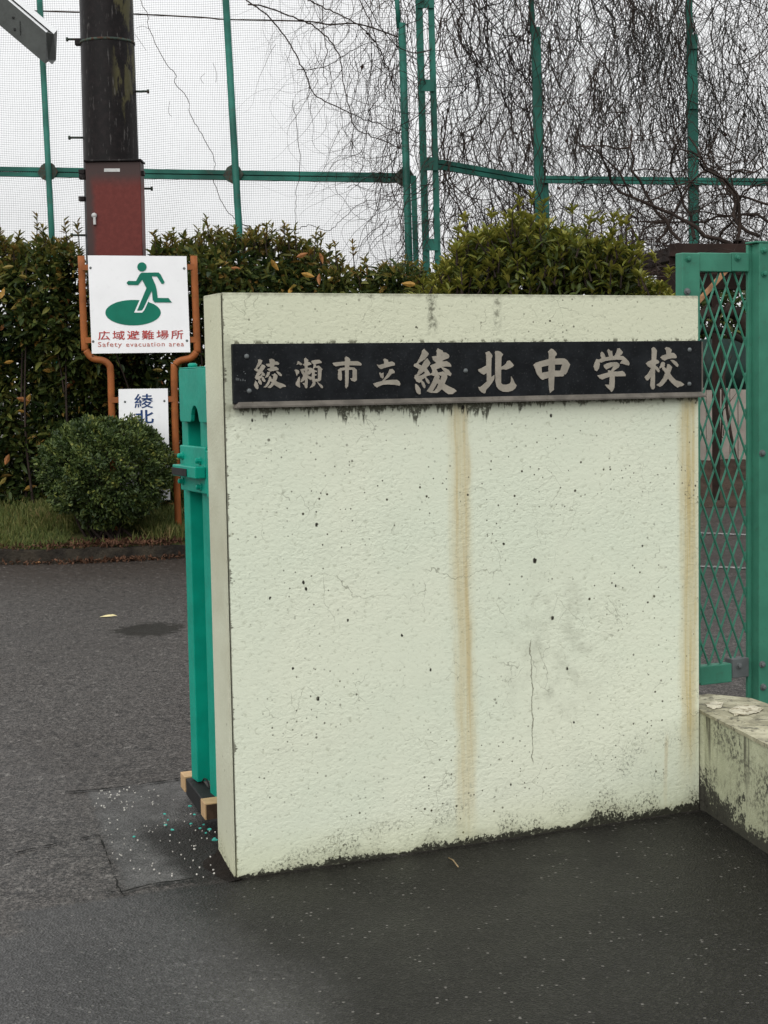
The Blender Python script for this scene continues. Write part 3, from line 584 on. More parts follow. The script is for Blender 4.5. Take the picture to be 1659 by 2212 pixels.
GLYPH = [
 ((990, 1400, 11.06), [[(345,160),(470,215),(430,330),(330,470),(235,545),(260,580),(325,615),(440,385),(540,410),(605,470),(560,560),(465,690),(560,780),(590,870),(540,890),(470,870),(440,900),(520,940),(600,1090),(590,1150),(510,1140),(450,1070),(430,960),(350,1020),(400,1070),(440,1180),(425,1280),(340,1240),(295,1180),(290,1050),(200,1045),(150,970),(170,900),(260,710),(190,680),(120,630),(120,580),(170,560),(240,420),(290,290),(285,190)],
   [(295,905),(420,770),(440,810),(400,870)], [(160,1090),(240,1170),(290,1290),(295,1430),(240,1475),(170,1420),(105,1290),(140,1190)],
   [(770,160),(880,135),(990,185),(1020,260),(1110,260),(1200,330),(1180,400),(1000,405),(965,480),(1080,490),(1170,570),(1165,635),(1000,660),(820,695),(740,660),(670,600),(730,565),(810,555),(800,490),(700,475),(620,400),(650,360),(800,350),(775,230)],
   [(690,715),(800,705),(785,800),(710,930),(600,970),(585,950),(650,850)], [(1060,690),(1130,690),(1220,730),(1320,840),(1300,900),(1250,895),(1140,810)],
   [(875,830),(940,830),(1010,770),(1080,820),(1130,880),(1110,990),(1055,1105),(1170,1170),(1340,1220),(1450,1280),(1500,1340),(1470,1360),(1340,1375),(1250,1435),(1150,1380),(970,1270),(900,1350),(820,1415),(750,1410),(680,1375),(740,1350),(820,1270),(880,1170),(820,1110),(760,1230),(690,1340),(620,1385),(515,1385),(590,1320),(680,1190),(740,1060),(760,940),(800,880),(880,1010),(930,1020),(950,880),(900,870)]]),
 ((1150, 1400, 11.85), [[(230,300),(290,260),(370,320),(450,380),(440,440),(390,450),(270,395),(215,440),(210,420),(245,360)], [(100,680),(170,650),(270,675),(320,730),(320,830),(250,860),(210,950),(180,860),(160,780)],
   [(290,1020),(340,985),(365,1100),(345,1240),(350,1350),(370,1480),(340,1495),(220,1430),(165,1370),(170,1270),(230,1180)],
   [(620,100),(680,150),(755,215),(730,290),(810,310),(910,400),(820,440),(710,475),(720,570),(860,565),(950,625),(990,540),(1000,410),(940,370),(880,290),(930,235),(1100,205),(1250,195),(1330,250),(1385,320),(1340,350),(1180,375),(1085,410),(1110,500),(1240,470),(1320,540),(1410,640),(1365,700),(1355,900),(1340,1130),(1290,1190),(1165,1212),(1240,1280),(1380,1380),(1440,1470),(1410,1530),(1350,1510),(1250,1390),(1150,1222),(1065,1215),(1090,1310),(1020,1420),(940,1470),(815,1510),(880,1420),(960,1270),(915,1160),(930,1110),(840,1140),(770,1090),(710,1050),(720,1250),(700,1480),(650,1540),(600,1500),(570,1400),(490,1310),(480,1270),(590,1280),(600,1130),(520,1190),(440,1240),(375,1240),(430,1110),(490,1000),(510,910),(450,850),(400,720),(360,650),(590,600),(580,500),(520,450),(475,395),(570,380),(555,160)],
   [(525,700),(580,700),(585,785),(550,780)], [(720,660),(770,650),(740,745),(705,750)], [(700,900),(810,880),(910,780),(915,920),(900,1005),(800,960)],
   [(980,620),(1080,560),(1130,575),(1195,575),(1205,1085),(1045,1090),(1040,940),(1120,935),(1145,880),(1040,860),(1050,765),(1140,765),(1155,715),(1050,690)]]),
 ((1300, 1395, 5.53), [[(345,45),(400,75),(430,110),(430,150),(590,150),(650,180),(680,215),(670,245),(410,240),(410,280),(520,290),(575,340),(575,560),(530,600),(460,575),(430,525),(485,520),(485,360),(470,335),(400,340),(395,600),(385,690),(345,745),(325,720),(320,345),(240,355),(250,450),(250,550),(215,575),(170,540),(165,440),(175,370),(160,345),(220,300),(320,285),(310,235),(200,250),(115,265),(70,235),(45,190),(160,170),(320,155),(315,80)]]),
 ((1300, 1395, 5.53), [[(1150,120),(1185,95),(1250,120),(1265,170),(1340,155),(1400,190),(1405,240),(1330,255),(1160,300),(1105,325),(1050,290),(1010,220),(1060,235),(1170,205),(1170,165)], [(1060,405),(1085,395),(1110,420),(1155,400),(1160,500),(1140,530),(1095,505)],
   [(1290,325),(1350,320),(1400,370),(1395,410),(1340,420),(1270,500),(1175,570),(1340,555),(1450,555),(1500,590),(1525,650),(1505,685),(1400,665),(1250,655),(1140,665),(1060,695),(1015,725),(965,690),(930,640),(1020,610),(1130,580),(1200,495),(1270,390)]]),
 ((1615, 1360, 8.295), [[(450,115),(510,180),(590,250),(590,300),(470,455),(350,530),(255,580),(290,625),(370,665),(470,490),(550,415),(650,570),(620,640),(525,745),(600,850),(650,935),(720,880),(710,800),(640,660),(740,620),(845,575),(740,480),(705,370),(760,350),(860,345),(865,260),(850,180),(900,95),(960,130),(1050,170),(1075,225),(1160,235),(1250,300),(1275,360),(1240,420),(1130,460),(1045,500),(1050,525),(1180,510),(1280,570),(1335,650),(1330,700),(1180,690),(1020,700),(1130,740),(1250,800),(1340,930),(1310,1005),(1200,960),(1200,1060),(1130,1220),(1120,1260),(1240,1330),(1420,1410),(1515,1490),(1450,1530),(1380,1590),(1240,1595),(1160,1540),(1020,1430),(950,1500),(870,1555),(740,1550),(660,1550),(535,1500),(620,1380),(720,1200),(800,1000),(740,995),(690,965),(600,985),(530,1000),(510,1040),(610,1150),(630,1230),(590,1260),(520,1190),(480,1060),(380,1110),(370,1140),(440,1200),(490,1310),(480,1400),(430,1390),(380,1290),(350,1190),(290,1225),(200,1180),(130,1060),(150,970),(210,950),(290,790),(200,730),(105,675),(130,610),(210,580),(300,420),(370,270),(385,170)],
   [(240,1000),(300,960),(445,850),(475,905),(380,970)], [(845,780),(1000,725),(1060,800),(1140,900),(1070,850),(900,890)], [(890,930),(950,985),(1015,990),(985,1140),(935,1100),(960,1030)], [(720,1490),(780,1400),(870,1240),(915,1270),(860,1390),(790,1480)],
   [(160,1280),(180,1255),(260,1320),(330,1430),(335,1590),(280,1600),(210,1550),(165,1420)]]),
 ((1870, 1365, 8.7316), [[(345,210),(400,185),(480,155),(540,230),(590,300),(585,350),(560,400),(550,700),(550,1040),(600,1020),(665,970),(655,1110),(580,1240),(480,1370),(375,1480),(355,1580),(310,1610),(220,1570),(140,1490),(105,1380),(180,1390),(290,1300),(400,1200),(400,960),(380,905),(300,970),(220,930),(120,850),(100,785),(200,750),(385,650),(385,400),(375,270)],
   [(700,150),(780,145),(880,180),(960,270),(905,360),(890,690),(960,670),(1060,590),(1110,490),(1190,475),(1260,550),(1330,640),(1290,690),(1190,745),(1060,795),(940,775),(890,800),(890,1250),(950,1300),(1080,1305),(1200,1265),(1230,1200),(1240,1020),(1300,1110),(1360,1250),(1425,1330),(1380,1430),(1280,1510),(1130,1555),(960,1550),(820,1480),(740,1380),(700,1200),(690,800),(695,330),(680,210)]]),
 ((2080, 1360, 8.7316), [[(780,115),(840,130),(920,200),(970,280),(960,330),(910,380),(910,455),(1080,445),(1240,450),(1330,510),(1430,660),(1390,760),(1330,920),(1270,1000),(1225,990),(1215,1040),(1180,1065),(890,1075),(880,1250),(870,1530),(790,1590),(740,1640),(710,1500),(685,1120),(560,1150),(480,1190),(400,1130),(290,990),(220,780),(165,680),(250,600),(400,550),(695,470),(700,300),(670,220)],
   [(445,740),(685,690),(690,900),(460,940)], [(905,660),(1165,655),(1095,865),(905,865)]]),
 ((2325, 1360, 8.7316), [[(610,130),(660,170),(690,200),(735,185),(740,290),(760,370),(815,370),(880,260),(920,110),(990,95),(1040,160),(1100,230),(1080,290),(1000,360),(1110,365),(1200,440),(1310,560),(1335,640),(1310,690),(1200,670),(1090,630),(1000,625),(1090,500),(920,490),(700,505),(500,535),(360,590),(300,580),(310,650),(280,790),(210,890),(140,860),(100,720),(140,600),(200,470),(280,490),(370,450),(340,370),(340,270),(390,215),(450,270),(510,410),(630,390),(590,260),(570,180)],
   [(440,680),(560,620),(700,580),(890,575),(960,620),(995,680),(960,760),(840,840),(770,895),(940,900),(1080,875),(1150,920),(1200,1000),(1190,1060),(820,1065),(825,1250),(810,1450),(760,1560),(710,1605),(650,1530),(550,1440),(480,1345),(640,1350),(655,1080),(520,1120),(390,1175),(310,1140),(225,1035),(400,990),(600,930),(590,855),(710,870),(780,710),(650,770),(530,830),(470,770)]]),
 ((2525, 1355, 8.7316), [[(345,160),(410,100),(460,130),(525,215),(515,350),(500,530),(560,550),(600,600),(595,650),(490,690),(475,735),(560,800),(620,900),(610,970),(560,960),(465,850),(460,1100),(455,1500),(410,1560),(350,1550),(300,1420),(320,1150),(300,1150),(220,1250),(160,1240),(105,1140),(230,1010),(330,830),(220,770),(145,670),(230,600),(350,545),(355,280)],
   [(800,155),(860,100),(960,125),(1035,200),(1010,300),(1110,305),(1180,370),(1210,450),(1185,485),(1010,490),(880,520),(790,570),(720,540),(650,460),(720,390),(860,350),(850,240)], [(980,540),(1090,545),(1200,610),(1270,710),(1245,785),(1190,765),(1070,650)],
   [(690,625),(760,610),(800,650),(795,740),(770,780),(860,855),(890,690),(950,690),(1050,790),(1020,880),(975,1000),(1050,1110),(1180,1240),(1340,1290),(1470,1385),(1400,1440),(1300,1460),(1240,1495),(1150,1440),(1020,1320),(905,1180),(840,1280),(720,1420),(630,1470),(570,1440),(505,1405),(620,1340),(740,1180),(815,1000),(780,940),(715,870),(715,790),(660,820),(590,845),(640,760),(670,680)]]),
]
S_ = 3024 / 1659
for (x0, y0, sc), loops in GLYPH:
    L2 = []
    for lp in loops:
        q = []
        for (a, b) in lp:
            u_, _, z_ = uvz(onv((a / sc + x0) / S_, (b / sc + y0) / S_, PB)); q.append((u_, z_))
        L2.append(q)
    fill_curve('character', L2, M['letter'], slab, O + V * (PB - 0.0012), U, Z, -V, 0.0012)
# scratched white marks left on the stone
sb = Bag()
for (x, y, h) in ((509.5, 818.5, 6), (512.5, 819, 5.5), (515, 819.5, 5), (519, 821, 4), (524, 820.5, 5), (528.5, 822, 3), (512, 811.5, 1.8), (526, 803, 2.0), (529, 807, 2.5)):
    a = uvz(onv(x, y - h / 2, PB)); b = uvz(onv(x + 1, y + h / 2, PB)); 
    sb.box(G, a[0], a[0] + 0.0022, PB - 0.0006, PB + 0.001, b[2], a[2])
tag(sb.build('scratch_marks', M['bolt'], slab), kind='stuff')

# ================================================================== low side wall on the right
low = thing('low_wall', 'low mossy side wall with flaking top running from the right end of the gate wall', 'wall', G(1.67, -0.1, 0), YAW)
ft = [(1.695, 0.012), (1.555, -0.55), (1.44, -1.0)]; bk = [(1.70, -1.0), (1.93, -0.06), (1.945, 0.09), (1.85, 0.21), (1.70, 0.21)]
ZT = 0.345
ring = [(1.6715, 0.21), (1.6715, 0.10), (1.6735, 0.0)] + [(1.675, -0.02), (1.555, -0.52), (1.435, -1.0)] + [(1.70, -1.0), (1.93, -0.06), (1.945, 0.09), (1.85, 0.21)]
n = len(ring); lvv = [G(a, b, -0.03) for a, b in ring] + [G(a, b, ZT - 0.012) for a, b in ring]
mesh_obj('wall_body', lvv, [tuple(range(n)), tuple(range(2 * n - 1, n - 1, -1))] + [(i, n + i, n + (i + 1) % n, (i + 1) % n) for i in range(n)], M['low'], low)
cring = [(a + (-0.006 if k in (3, 4, 5) else (0.006 if k > 5 else 0)), b) for k, (a, b) in enumerate(ring)]
lvv = [G(a, b, ZT - 0.0118) for a, b in cring] + [G(a, b, ZT + 0.002 * math.sin(a * 30 + b * 40)) for a, b in cring]
mesh_obj('coping_skin', lvv, [tuple(range(n)), tuple(range(2 * n - 1, n - 1, -1))] + [(i, n + i, n + (i + 1) % n, (i + 1) % n) for i in range(n)], M['low_top'], low)
M['chip'] = paint('pale_chip', (0.46, 0.43, 0.33), 0.6, 0.3, 14, rust=0.20, rustcol=(0.20, 0.17, 0.11), dirtamt=0.4)
def ragged(pts, j):
    out = []
    for i_ in range(len(pts)):
        (ax0, ay0), (bx0, by0) = pts[i_], pts[(i_ + 1) % len(pts)]
        for t_ in np.linspace(0, 1, 7, endpoint=False): out.append((ax0 + (bx0 - ax0) * t_ + rng.normal(0, j), ay0 + (by0 - ay0) * t_ + rng.normal(0, j * .5)))
    return out
for pts, h in (([(1572, 1536), (1592, 1525), (1622, 1524), (1650, 1530), (1640, 1538), (1612, 1545), (1590, 1546)], 0.0016), ([(1524, 1521), (1545, 1516), (1562, 1518), (1556, 1530), (1538, 1531)], 0.0012)):
    q = [onz(x, y, ZT + 0.003) for x, y in ragged(pts, 1.6)]; m_ = len(q)
    mesh_obj('paint_flake', q + [p + Z * h for p in q], [tuple(range(m_))[::-1], tuple(range(m_, 2 * m_))] + [(i, (i + 1) % m_, m_ + (i + 1) % m_, m_ + i) for i in range(m_)], M['chip'], low)

# ================================================================== bolts
def bolt(parent, P, nrm, r=0.008, h=0.008, mat=None, n=8):
    nrm = np.asarray(nrm, float); a = np.cross(nrm, Z); a /= np.linalg.norm(a); b = np.cross(nrm, a); vs = []
    for rr, hh in ((r * 1.5, 0), (r * 1.5, h * 0.25), (r, h * 0.3), (r * 0.95, h), (r * .5, h * 1.15)):
        for i in range(n):
            t = 2 * math.pi * i / n; vs.append(P + nrm * hh + a * rr * math.cos(t) + b * rr * math.sin(t))
    f = [(j * n + i, (j + 1) * n + i, (j + 1) * n + (i + 1) % n, j * n + (i + 1) % n) for j in range(4) for i in range(n)] + [tuple(4 * n + i for i in range(n))[::-1]]
    return mesh_obj('bolt', vs, f, mat or M['bolt'], parent)

# ================================================================== sliding gate end showing left of the wall
gate = thing('sliding_gate', 'bright teal sliding gate end with latch plate, left edge of the pale wall', 'gate', G(0.2, 0.7, 0.0), YAW)
GU = 0.14
gbox('far_flange', M['teal'], gate, GU, GU + 0.05, 0.80, 0.868, 0.10, 1.52, 0.003)
gbox('near_flange', M['teal'], gate, GU, GU + 0.05, 0.44, 0.66, 0.04, 1.52, 0.003)
gbox('web', M['teal'], gate, GU + 0.045, GU + 0.053, 0.655, 0.805, 0.09, 1.52)
# end cap with an arched cut-out in its lower edge (faces left)
cap_lo = []
for t in np.linspace(0, math.pi, 9): cap_lo.append((0.715 + 0.038 * math.cos(t) * (1 if abs(math.cos(t)) > .1 else 1), 1.357 + 0.048 * math.sin(t)))
prof = [(0.42, 1.530), (0.42, 1.352), (0.605, 1.352), (0.615, 1.357)] + [(0.662 - 0.042 * math.cos(t), 1.357 + 0.050 * math.sin(t)) for t in np.linspace(0, math.pi, 9)][1:] + [(0.712, 1.352), (0.820, 1.352), (0.829, 1.36), (0.829, 1.524), (0.823, 1.530)]
n = len(prof); cv = [G(GU - 0.018, a, b) for a, b in prof] + [G(GU - 0.004, a, b) for a, b in prof]
mesh_obj('end_cap', cv, [tuple(range(n))[::-1], tuple(range(n, 2 * n))] + [(i, (i + 1) % n, n + (i + 1) % n, n + i) for i in range(n)], M['teal'], gate, bevel=0.002)
gbox('cap_top', M['teal'], gate, GU - 0.017, GU + 0.06, 0.42, 0.826, 1.5305, 1.535, 0.002)
tube('cap_knob', [G(GU + 0.02, 0.79, 1.535), G(GU + 0.02, 0.79, 1.546), G(GU + 0.02, 0.79, 1.550)], [0.016, 0.016, 0.010], M['teal'], gate, 14)
lp = gbox('latch_plate', M['teal'], gate, GU - 0.022, GU - 0.002, 0.545, 0.828, 1.118, 1.272, 0.004)
gbox('latch_return', M['teal'], gate, GU - 0.0215, GU + 0.05, 0.52, 0.5445, 1.108, 1.262, 0.004)
for (vv, zz) in ((0.797, 1.236), (0.60, 1.226), (0.797, 1.150), (0.60, 1.140)):
    bolt(lp, G(GU - 0.022, vv, zz), -U, 0.009, 0.016, M['teal'])
gbox('latch_bar', M['teal'], gate, GU - 0.058, GU - 0.0225, 0.545, 0.80, 1.170, 1.208, 0.003)
gbox('rubber_pad', M['rubber'], gate, GU - 0.0625, GU - 0.0583, 0.635, 0.795, 1.174, 1.199, 0.001)
gbox('top_rail', M['teal'], gate, GU + 0.05, 1.25, 0.60, 0.66, 1.44, 1.50, 0.003)
gbox('bottom_rail', M['teal'], gate, GU + 0.05, 1.25, 0.60, 0.66, 0.10, 0.17, 0.003)
for k in range(7): gbox('bar', M['teal'], gate, 0.32 + k * .14, 0.345 + k * .14, 0.615, 0.645, 0.17, 1.44)
gbox('end_stile', M['teal'], gate, 1.2, 1.2499, 0.601, 0.659, 0.1705, 1.4395)
for uu in (0.35, 1.1):
    tube('wheel', [G(uu, 0.615, 0.055), G(uu, 0.645, 0.055)], 0.055, M['rubber'], gate, 16)
stop = thing('gate_chock', 'black gate stop bar with raw wood blocks at both ends, foot of teal gate', 'chock', G(0.1, 0.74, 0.0), YAW)
def skew(u_, v_, z_): return G(u_ + (v_ - 0.51) * 0.125, v_, z_)
gbox('wood_block', M['wood'], stop, 0.073, 0.135, 0.512, 0.585, 0.045, 0.1, 0.002, skew)
gbox('end_grain', M['wood_end'], stop, 0.078, 0.132, 0.5085, 0.5115, 0.047, 0.096, 0.0, skew)
gbox('wood_block', M['wood'], stop, 0.073, 0.135, 0.895, 0.975, 0.045, 0.1, 0.002, skew)
gbox('black_bar', M['rubber'], stop, 0.078, 0.130, 0.5855, 0.8945, 0.035, 0.096, 0.004, skew)
tube('wire_loop', smooth_path([skew(0.12, 0.80, 0.096), skew(0.125, 0.78, 0.115), skew(0.13, 0.74, 0.112), skew(0.128, 0.71, 0.096)], 5), 0.003, M['rubber'], stop, 6)

# ================================================================== mesh gate on the right
rg = thing('mesh_gate', 'green steel gate leaf with diamond mesh, right of the pale wall', 'gate', G(2.0, 0.4, 0.0), YAW)
gbox('stile', M['green'], rg, 1.872, 1.9495, 0.385, 0.43, 0.345, 1.918, 0.004)
gbox('top_rail', M['green'], rg, 1.9497, 2.090, 0.388, 0.43, 1.852, 1.920, 0.003)
gbox('bottom_rail', M['green'], rg, 1.9497, 2.090, 0.388, 0.43, 0.338, 0.408, 0.003)
gbox('hinge_plate', M['green'], rg, 2.0905, 2.166, 0.386, 0.432, 1.854, 1.922, 0.003)
gbox('hinge_plate', M['grey_plate'], rg, 2.0905, 2.166, 0.386, 0.432, 0.352, 0.424, 0.003)
for x, y, m in ((1486, 559, 'bolt_green'), (1593, 557, 'bolt_green'), (1596, 1438, 'bolt')):
    P = onv(x, y, 0.386); bolt(rg, P, -V, 0.009, 0.010, M[m])
P = onv(1484, 630, 0.384); bolt(rg, P, -V, 0.009, 0.010, M['bolt'])
mb = Bag(); u0, u1, z0, z1 = 1.950, 2.172, 0.40, 1.862; pu, pz = 0.0535, 0.133
sl = pz / pu
for s in (1, -1):
    k = -60
    while k < 60:
        c0 = k * pz
        k += 1
        pts = []
        for uu in np.linspace(u0, u1, 2): pts.append((uu, z0 + c0 + s * sl * (uu - u0)))
        (ua, za), (ub, zb) = pts
        lo, hi = (za, zb) if za < zb else (zb, za)
        if hi < z0 or lo > z1: continue
        def cl(zz): return ua + (zz - za) / (zb - za) * (ub - ua)
        e = [(ua, za), (ub, zb)]
        e = [(cl(z0), z0) if q[1] < z0 else ((cl(z1), z1) if q[1] > z1 else q) for q in e]
        A = G(e[0][0], 0.412 + 0.0025 * s, e[0][1]); B_ = G(e[1][0], 0.412 + 0.0025 * s, e[1][1])
        if np.linalg.norm(A - B_) < 0.01: continue
        mb.tube([A, B_], 0.0042, 5)
mb.build('expanded_mesh', M['green'], rg)
gp = thing('gate_post', 'tall green steel channel post with bolts at the right picture edge', 'post', G(2.23, 0.42, 0.0), YAW)
ug = uvz(onv(1640, 1000, 0.35))[0]
gbox('back_plate', M['green'], gp, 2.168, ug + .02, 0.396, 0.41, 0.0, 1.952, 0.002)
gbox('channel', M['green'], gp, ug, 2.34, 0.35, 0.3955, 0.0, 1.955, 0.003)
gbox('top_cap', M['green'], gp, 2.166, 2.342, 0.348, 0.412, 1.9555, 1.962, 0.002)
for x, y in ((1650, 541), (1650, 591), (1646, 979), (1646, 1435), (1648, 1484)):
    bolt(gp, onv(x, y, 0.35), -V, 0.009, 0.012, M['bolt'] if y > 900 else M['bolt_green'])

# ================================================================== evacuation sign
SY = 14.3
sign = thing('evacuation_sign', 'white evacuation sign with green running figure on bent orange pipe posts', 'sign', onY(300, 1150, SY) * np.array([1, 1, 0]))
Yv = np.array([0, 1.0, 0])
def sy(d): return lambda x, y: onY(x, y, SY - d)
def zz2(x, y): return x / 6.048 + 164.58, y / 6.048 + 537.6
panel = slab_px('panel', [zz2(*p) for p in ((150, 85), (1440, 95), (1490, 1350), (205, 1368))], sy(0), M['sign_white'], sign, 0.012, Yv)
def flat2(name, loops, d, mat, par, fn=zz2, ext=0.0006):
    L2 = [[(lambda q: (q[0], q[2]))(onY(*fn(a, b), SY - d)) for a, b in lp] for lp in loops]
    return fill_curve(name, L2, mat, par, np.array([0, SY - d, 0.0]), np.array([1.0, 0, 0]), Z, -Yv, ext)
el = [(743 + 362 * math.cos(t), 833 + 167 * math.sin(t)) for t in np.linspace(0, 2 * math.pi, 64, endpoint=False)]
flat2('green_ellipse', [el], 0.002, M['sign_green'], sign)
flat2('leg_outline', [[(838, 650), (757, 832), (862, 832), (890, 800), (948, 672), (960, 600)]], 0.0035, M['sign_white'], sign)
hd = [(858 + 60 * math.cos(t), 235 + 60 * math.sin(t)) for t in np.linspace(0, 2 * math.pi, 40, endpoint=False)]
body = [(855,310),(1075,308),(1100,330),(1155,435),(1140,458),(1115,455),(1055,360),(985,358),(1035,470),(1052,540),(1065,640),(1205,642),(1250,700),(1025,698),(1000,670),(988,545),(882,770),(862,800),(845,807),(795,807),(918,512),(862,403),(808,472),(680,470),(658,445),(680,418),(782,420),(830,330)]
flat2('running_figure', [hd, body], 0.005, M['sign_green'], sign)
def text(name, s, bbox, d, mat, par, off=0.0, space=1.0, tilt=1.0):
    cu = bpy.data.curves.new(name, 'FONT'); cu.body = s; cu.offset = off; cu.space_character = space; cu.extrude = 0.002; cu.resolution_u = 3
    a = onY(bbox[0], bbox[3], SY - d); b = onY(bbox[2], bbox[1], SY - d)
    # follow the slight roll of the panel: axes measured on the panel itself
    br = onY(bbox[2], bbox[3] - (bbox[2] - bbox[0]) * 0.013 * tilt, SY - d)
    ax = (br - a) / np.linalg.norm(br - a); ay = np.array([-ax[2], 0, ax[0]])
    wdt = np.linalg.norm(br - a); hgt = abs(b[2] - a[2])
    return curve_to_mesh(name, cu, mat, par, a, ax, ay, -Yv * 0.3, fit=(0, wdt, 0, hgt))
def bb(x0, y0, x1, y1): p = zz2(x0, y0); q = zz2(x1, y1); return (p[0], p[1], q[0], q[1])
text('lettering', '広域避難場所', bb(285, 1052, 1400, 1194), 0.002, M['sign_red'], sign, 0.012, 1.28)
text('lettering', 'Safety', bb(285, 1212, 597, 1300), 0.002, M['sign_red2'], sign, 0.004, 1.15)
text('lettering', 'evacuation', bb(652, 1212, 1158, 1279), 0.002, M['sign_red2'], sign, 0.004, 1.15)
text('lettering', 'area', bb(1212, 1228, 1408, 1275), 0.002, M['sign_red2'], sign, 0.004, 1.15)
for x, y in ((187, 248), (1410, 255), (222, 1210), (1447, 1200)):
    q = zz2(x, y); bolt(sign, onY(*q, SY), -Yv, 0.008, 0.006, M['bolt'])
PL = [(175.3, 553), (182.3, 738), (186, 757), (200, 774), (222, 778.8), (235, 788), (239, 806), (241.5, 893), (250, 1140)]
PR = [(418.4, 553), (425.3, 742), (424, 760), (411, 773.5), (390, 778.8), (379, 788), (376, 806), (380.2, 987), (386, 1150)]
for PX in (PL, PR):
    P = [onY(x, y, SY + 0.045) for x, y in PX]; P[-1][2] = 0.05
    tube('post', smooth_path(P, 5), 0.031, M['orange'], sign, 14)
for (a, b) in (((178, 578), (196, 578)), ((405, 577), (420, 577)), ((185, 735), (202, 735)), ((408, 734), (424, 734)), ((241, 864), (262, 864)), ((356, 862), (378, 862))):
    A = onY(*a, SY + 0.03); B_ = onY(*b, SY + 0.03)
    mesh_obj('bracket', box_pts(XYZ, A[0], B_[0], SY + 0.013, SY + 0.02, A[2] - 0.025, A[2] + 0.025), BOXF, M['orange'], sign)
lp2 = slab_px('lower_panel', [(255.9, 840.6), (362.2, 838.9), (367.5, 1080), (260, 1082)], sy(0), M['sign_white'], sign, 0.01, Yv)
text('lettering', '綾', (290.5, 850.2, 331.0, 882), 0.002, M['sign_blue'], sign, 0.008)
text('lettering', '北', (292.0, 885, 332.5, 915), 0.002, M['sign_blue'], sign, 0.02)
for x, y in ((270, 868), (355, 866)): bolt(sign, onY(x, y, SY), -Yv, 0.007, 0.006, M['bolt'])

# ================================================================== dark pole with red cabinet
PY = 16.0
pc_ = onY(246, 540, PY); pt_ = onY(228, -40, PY)
pole = thing('utility_pole', 'thick dark brown steel pole with step bolts behind the evacuation sign', 'pole', (pc_[0], PY, 0))
def pole_axis(z): t = (z - pc_[2]) / (pt_[2] - pc_[2]); return pc_[0] + (pt_[0] - pc_[0]) * t
zs = np.linspace(0, 8.6, 18); rr = [np.interp(z, [0, pc_[2], pt_[2], 8.6], [0.285, 0.276, 0.258, 0.25]) for z in zs]
v_, f_ = tube_geo([(pole_axis(z), PY, z) for z in zs], rr, 40); mesh_obj('shaft', v_, f_, M['pole'], pole, smooth=True)
zb = onY(228, 82, PY - .26)[2]
v_, f_ = tube_geo([(pole_axis(zb - .012), PY, zb - .012), (pole_axis(zb + .012), PY, zb + .012)], 0.268, 40); mesh_obj('band', v_, f_, M['rust_plate'], pole, smooth=True)
bx_ = onY(172, 92, PY); mesh_obj('band_lug', box_pts(XYZ, bx_[0] - .04, bx_[0] + .04, PY - .05, PY + .03, bx_[2] - .03, bx_[2] + .03), BOXF, M['pole'], pole, bevel=.005)
for (xa, xb, y) in ((147, 178, 85), (288, 318, 197.5), (152, 184, 297.5), (303, 326, 407.5), (157, 188, 508)):
    A = onY(xa, y, PY); B_ = onY(xb, y, PY); L_ = 1 if xa > 230 else -1
    tip = A if L_ < 0 else B_; inn = B_ if L_ < 0 else A
    sb_ = tube('step_bolt', [inn, tip], 0.011, M['rust_plate'], pole, 8)
    tube('step_bolt_head', [tip + np.array([L_ * 0.0, 0, 0]), tip + np.array([L_ * 0.018, 0, 0])], 0.021, M['rust_plate'], sb_, 10)
CYF = 15.52
cab = thing('control_cabinet', 'rusty red metal cabinet strapped to the dark pole above the evacuation sign', 'cabinet', (pc_[0], PY - .3, 1.2))
tl = onY(184, 350, CYF); tr_ = onY(303, 350, CYF); bl_ = onY(189.5, 560, CYF); br_ = onY(308.5, 560, CYF)
w2 = (tr_[0] - tl[0]) / 2; zc0 = 0.95; zc1 = tl[2]
def cabp(x, y, z):
    k = (z - bl_[2]) / (tl[2] - bl_[2]); cx = (bl_[0] + br_[0]) / 2 + ((tl[0] + tr_[0]) / 2 - (bl_[0] + br_[0]) / 2) * k
    return np.array([cx + x, y, z])
cab.location = (cabp(0, 0, zc0)[0], CYF, 0)
mesh_obj('cabinet_body', box_pts(cabp, -w2, w2, CYF, CYF + 0.24, zc0, zc1), BOXF, M['cabinet'], cab, bevel=0.008)
mesh_obj('rain_lip', box_pts(cabp, -w2 - .012, w2 + .012, CYF - 0.03, CYF + 0.25, zc1 + .001, zc1 + 0.018), BOXF, M['pole'], cab, bevel=0.003)
A = onY(225, 364, CYF); B_ = onY(259, 371, CYF); mesh_obj('name_strip', [np.array([q[0], CYF - 0.003, q[2]]) for q in (A, onY(259, 364, CYF), B_, onY(225, 371, CYF))] + [np.array([q[0], CYF + 0.001, q[2]]) for q in (A, onY(259, 364, CYF), B_, onY(225, 371, CYF))], [(0, 3, 2, 1), (4, 5, 6, 7), (0, 1, 5, 4), (1, 2, 6, 5), (2, 3, 7, 6), (3, 0, 4, 7)], M['zinc'], cab)
hp = onY(204, 466, CYF); v_, f_ = tube_geo([hp, hp - Yv * 0.02, hp - Yv * 0.035], [0.026, 0.026, 0.018], 14); mesh_obj('lock', v_, f_, M['zinc'], cab, smooth=True)
h2 = onY(205.5, 486, CYF); mesh_obj('handle', box_pts(XYZ, h2[0] - .012, h2[0] + .012, CYF - 0.035, CYF - 0.002, h2[2], hp[2] - 0.015), BOXF, M['zinc'], cab, bevel=0.004)
for x, y in ((178, 372), (179, 383), (306, 375), (178, 430)):
    q = onY(x, y, CYF + .1); mesh_obj('mounting_lug', box_pts(XYZ, q[0] - .03, q[0] + .03, CYF + .05, CYF + .13, q[2] - .022, q[2] + .022), BOXF, M['pole'], cab, bevel=.004)

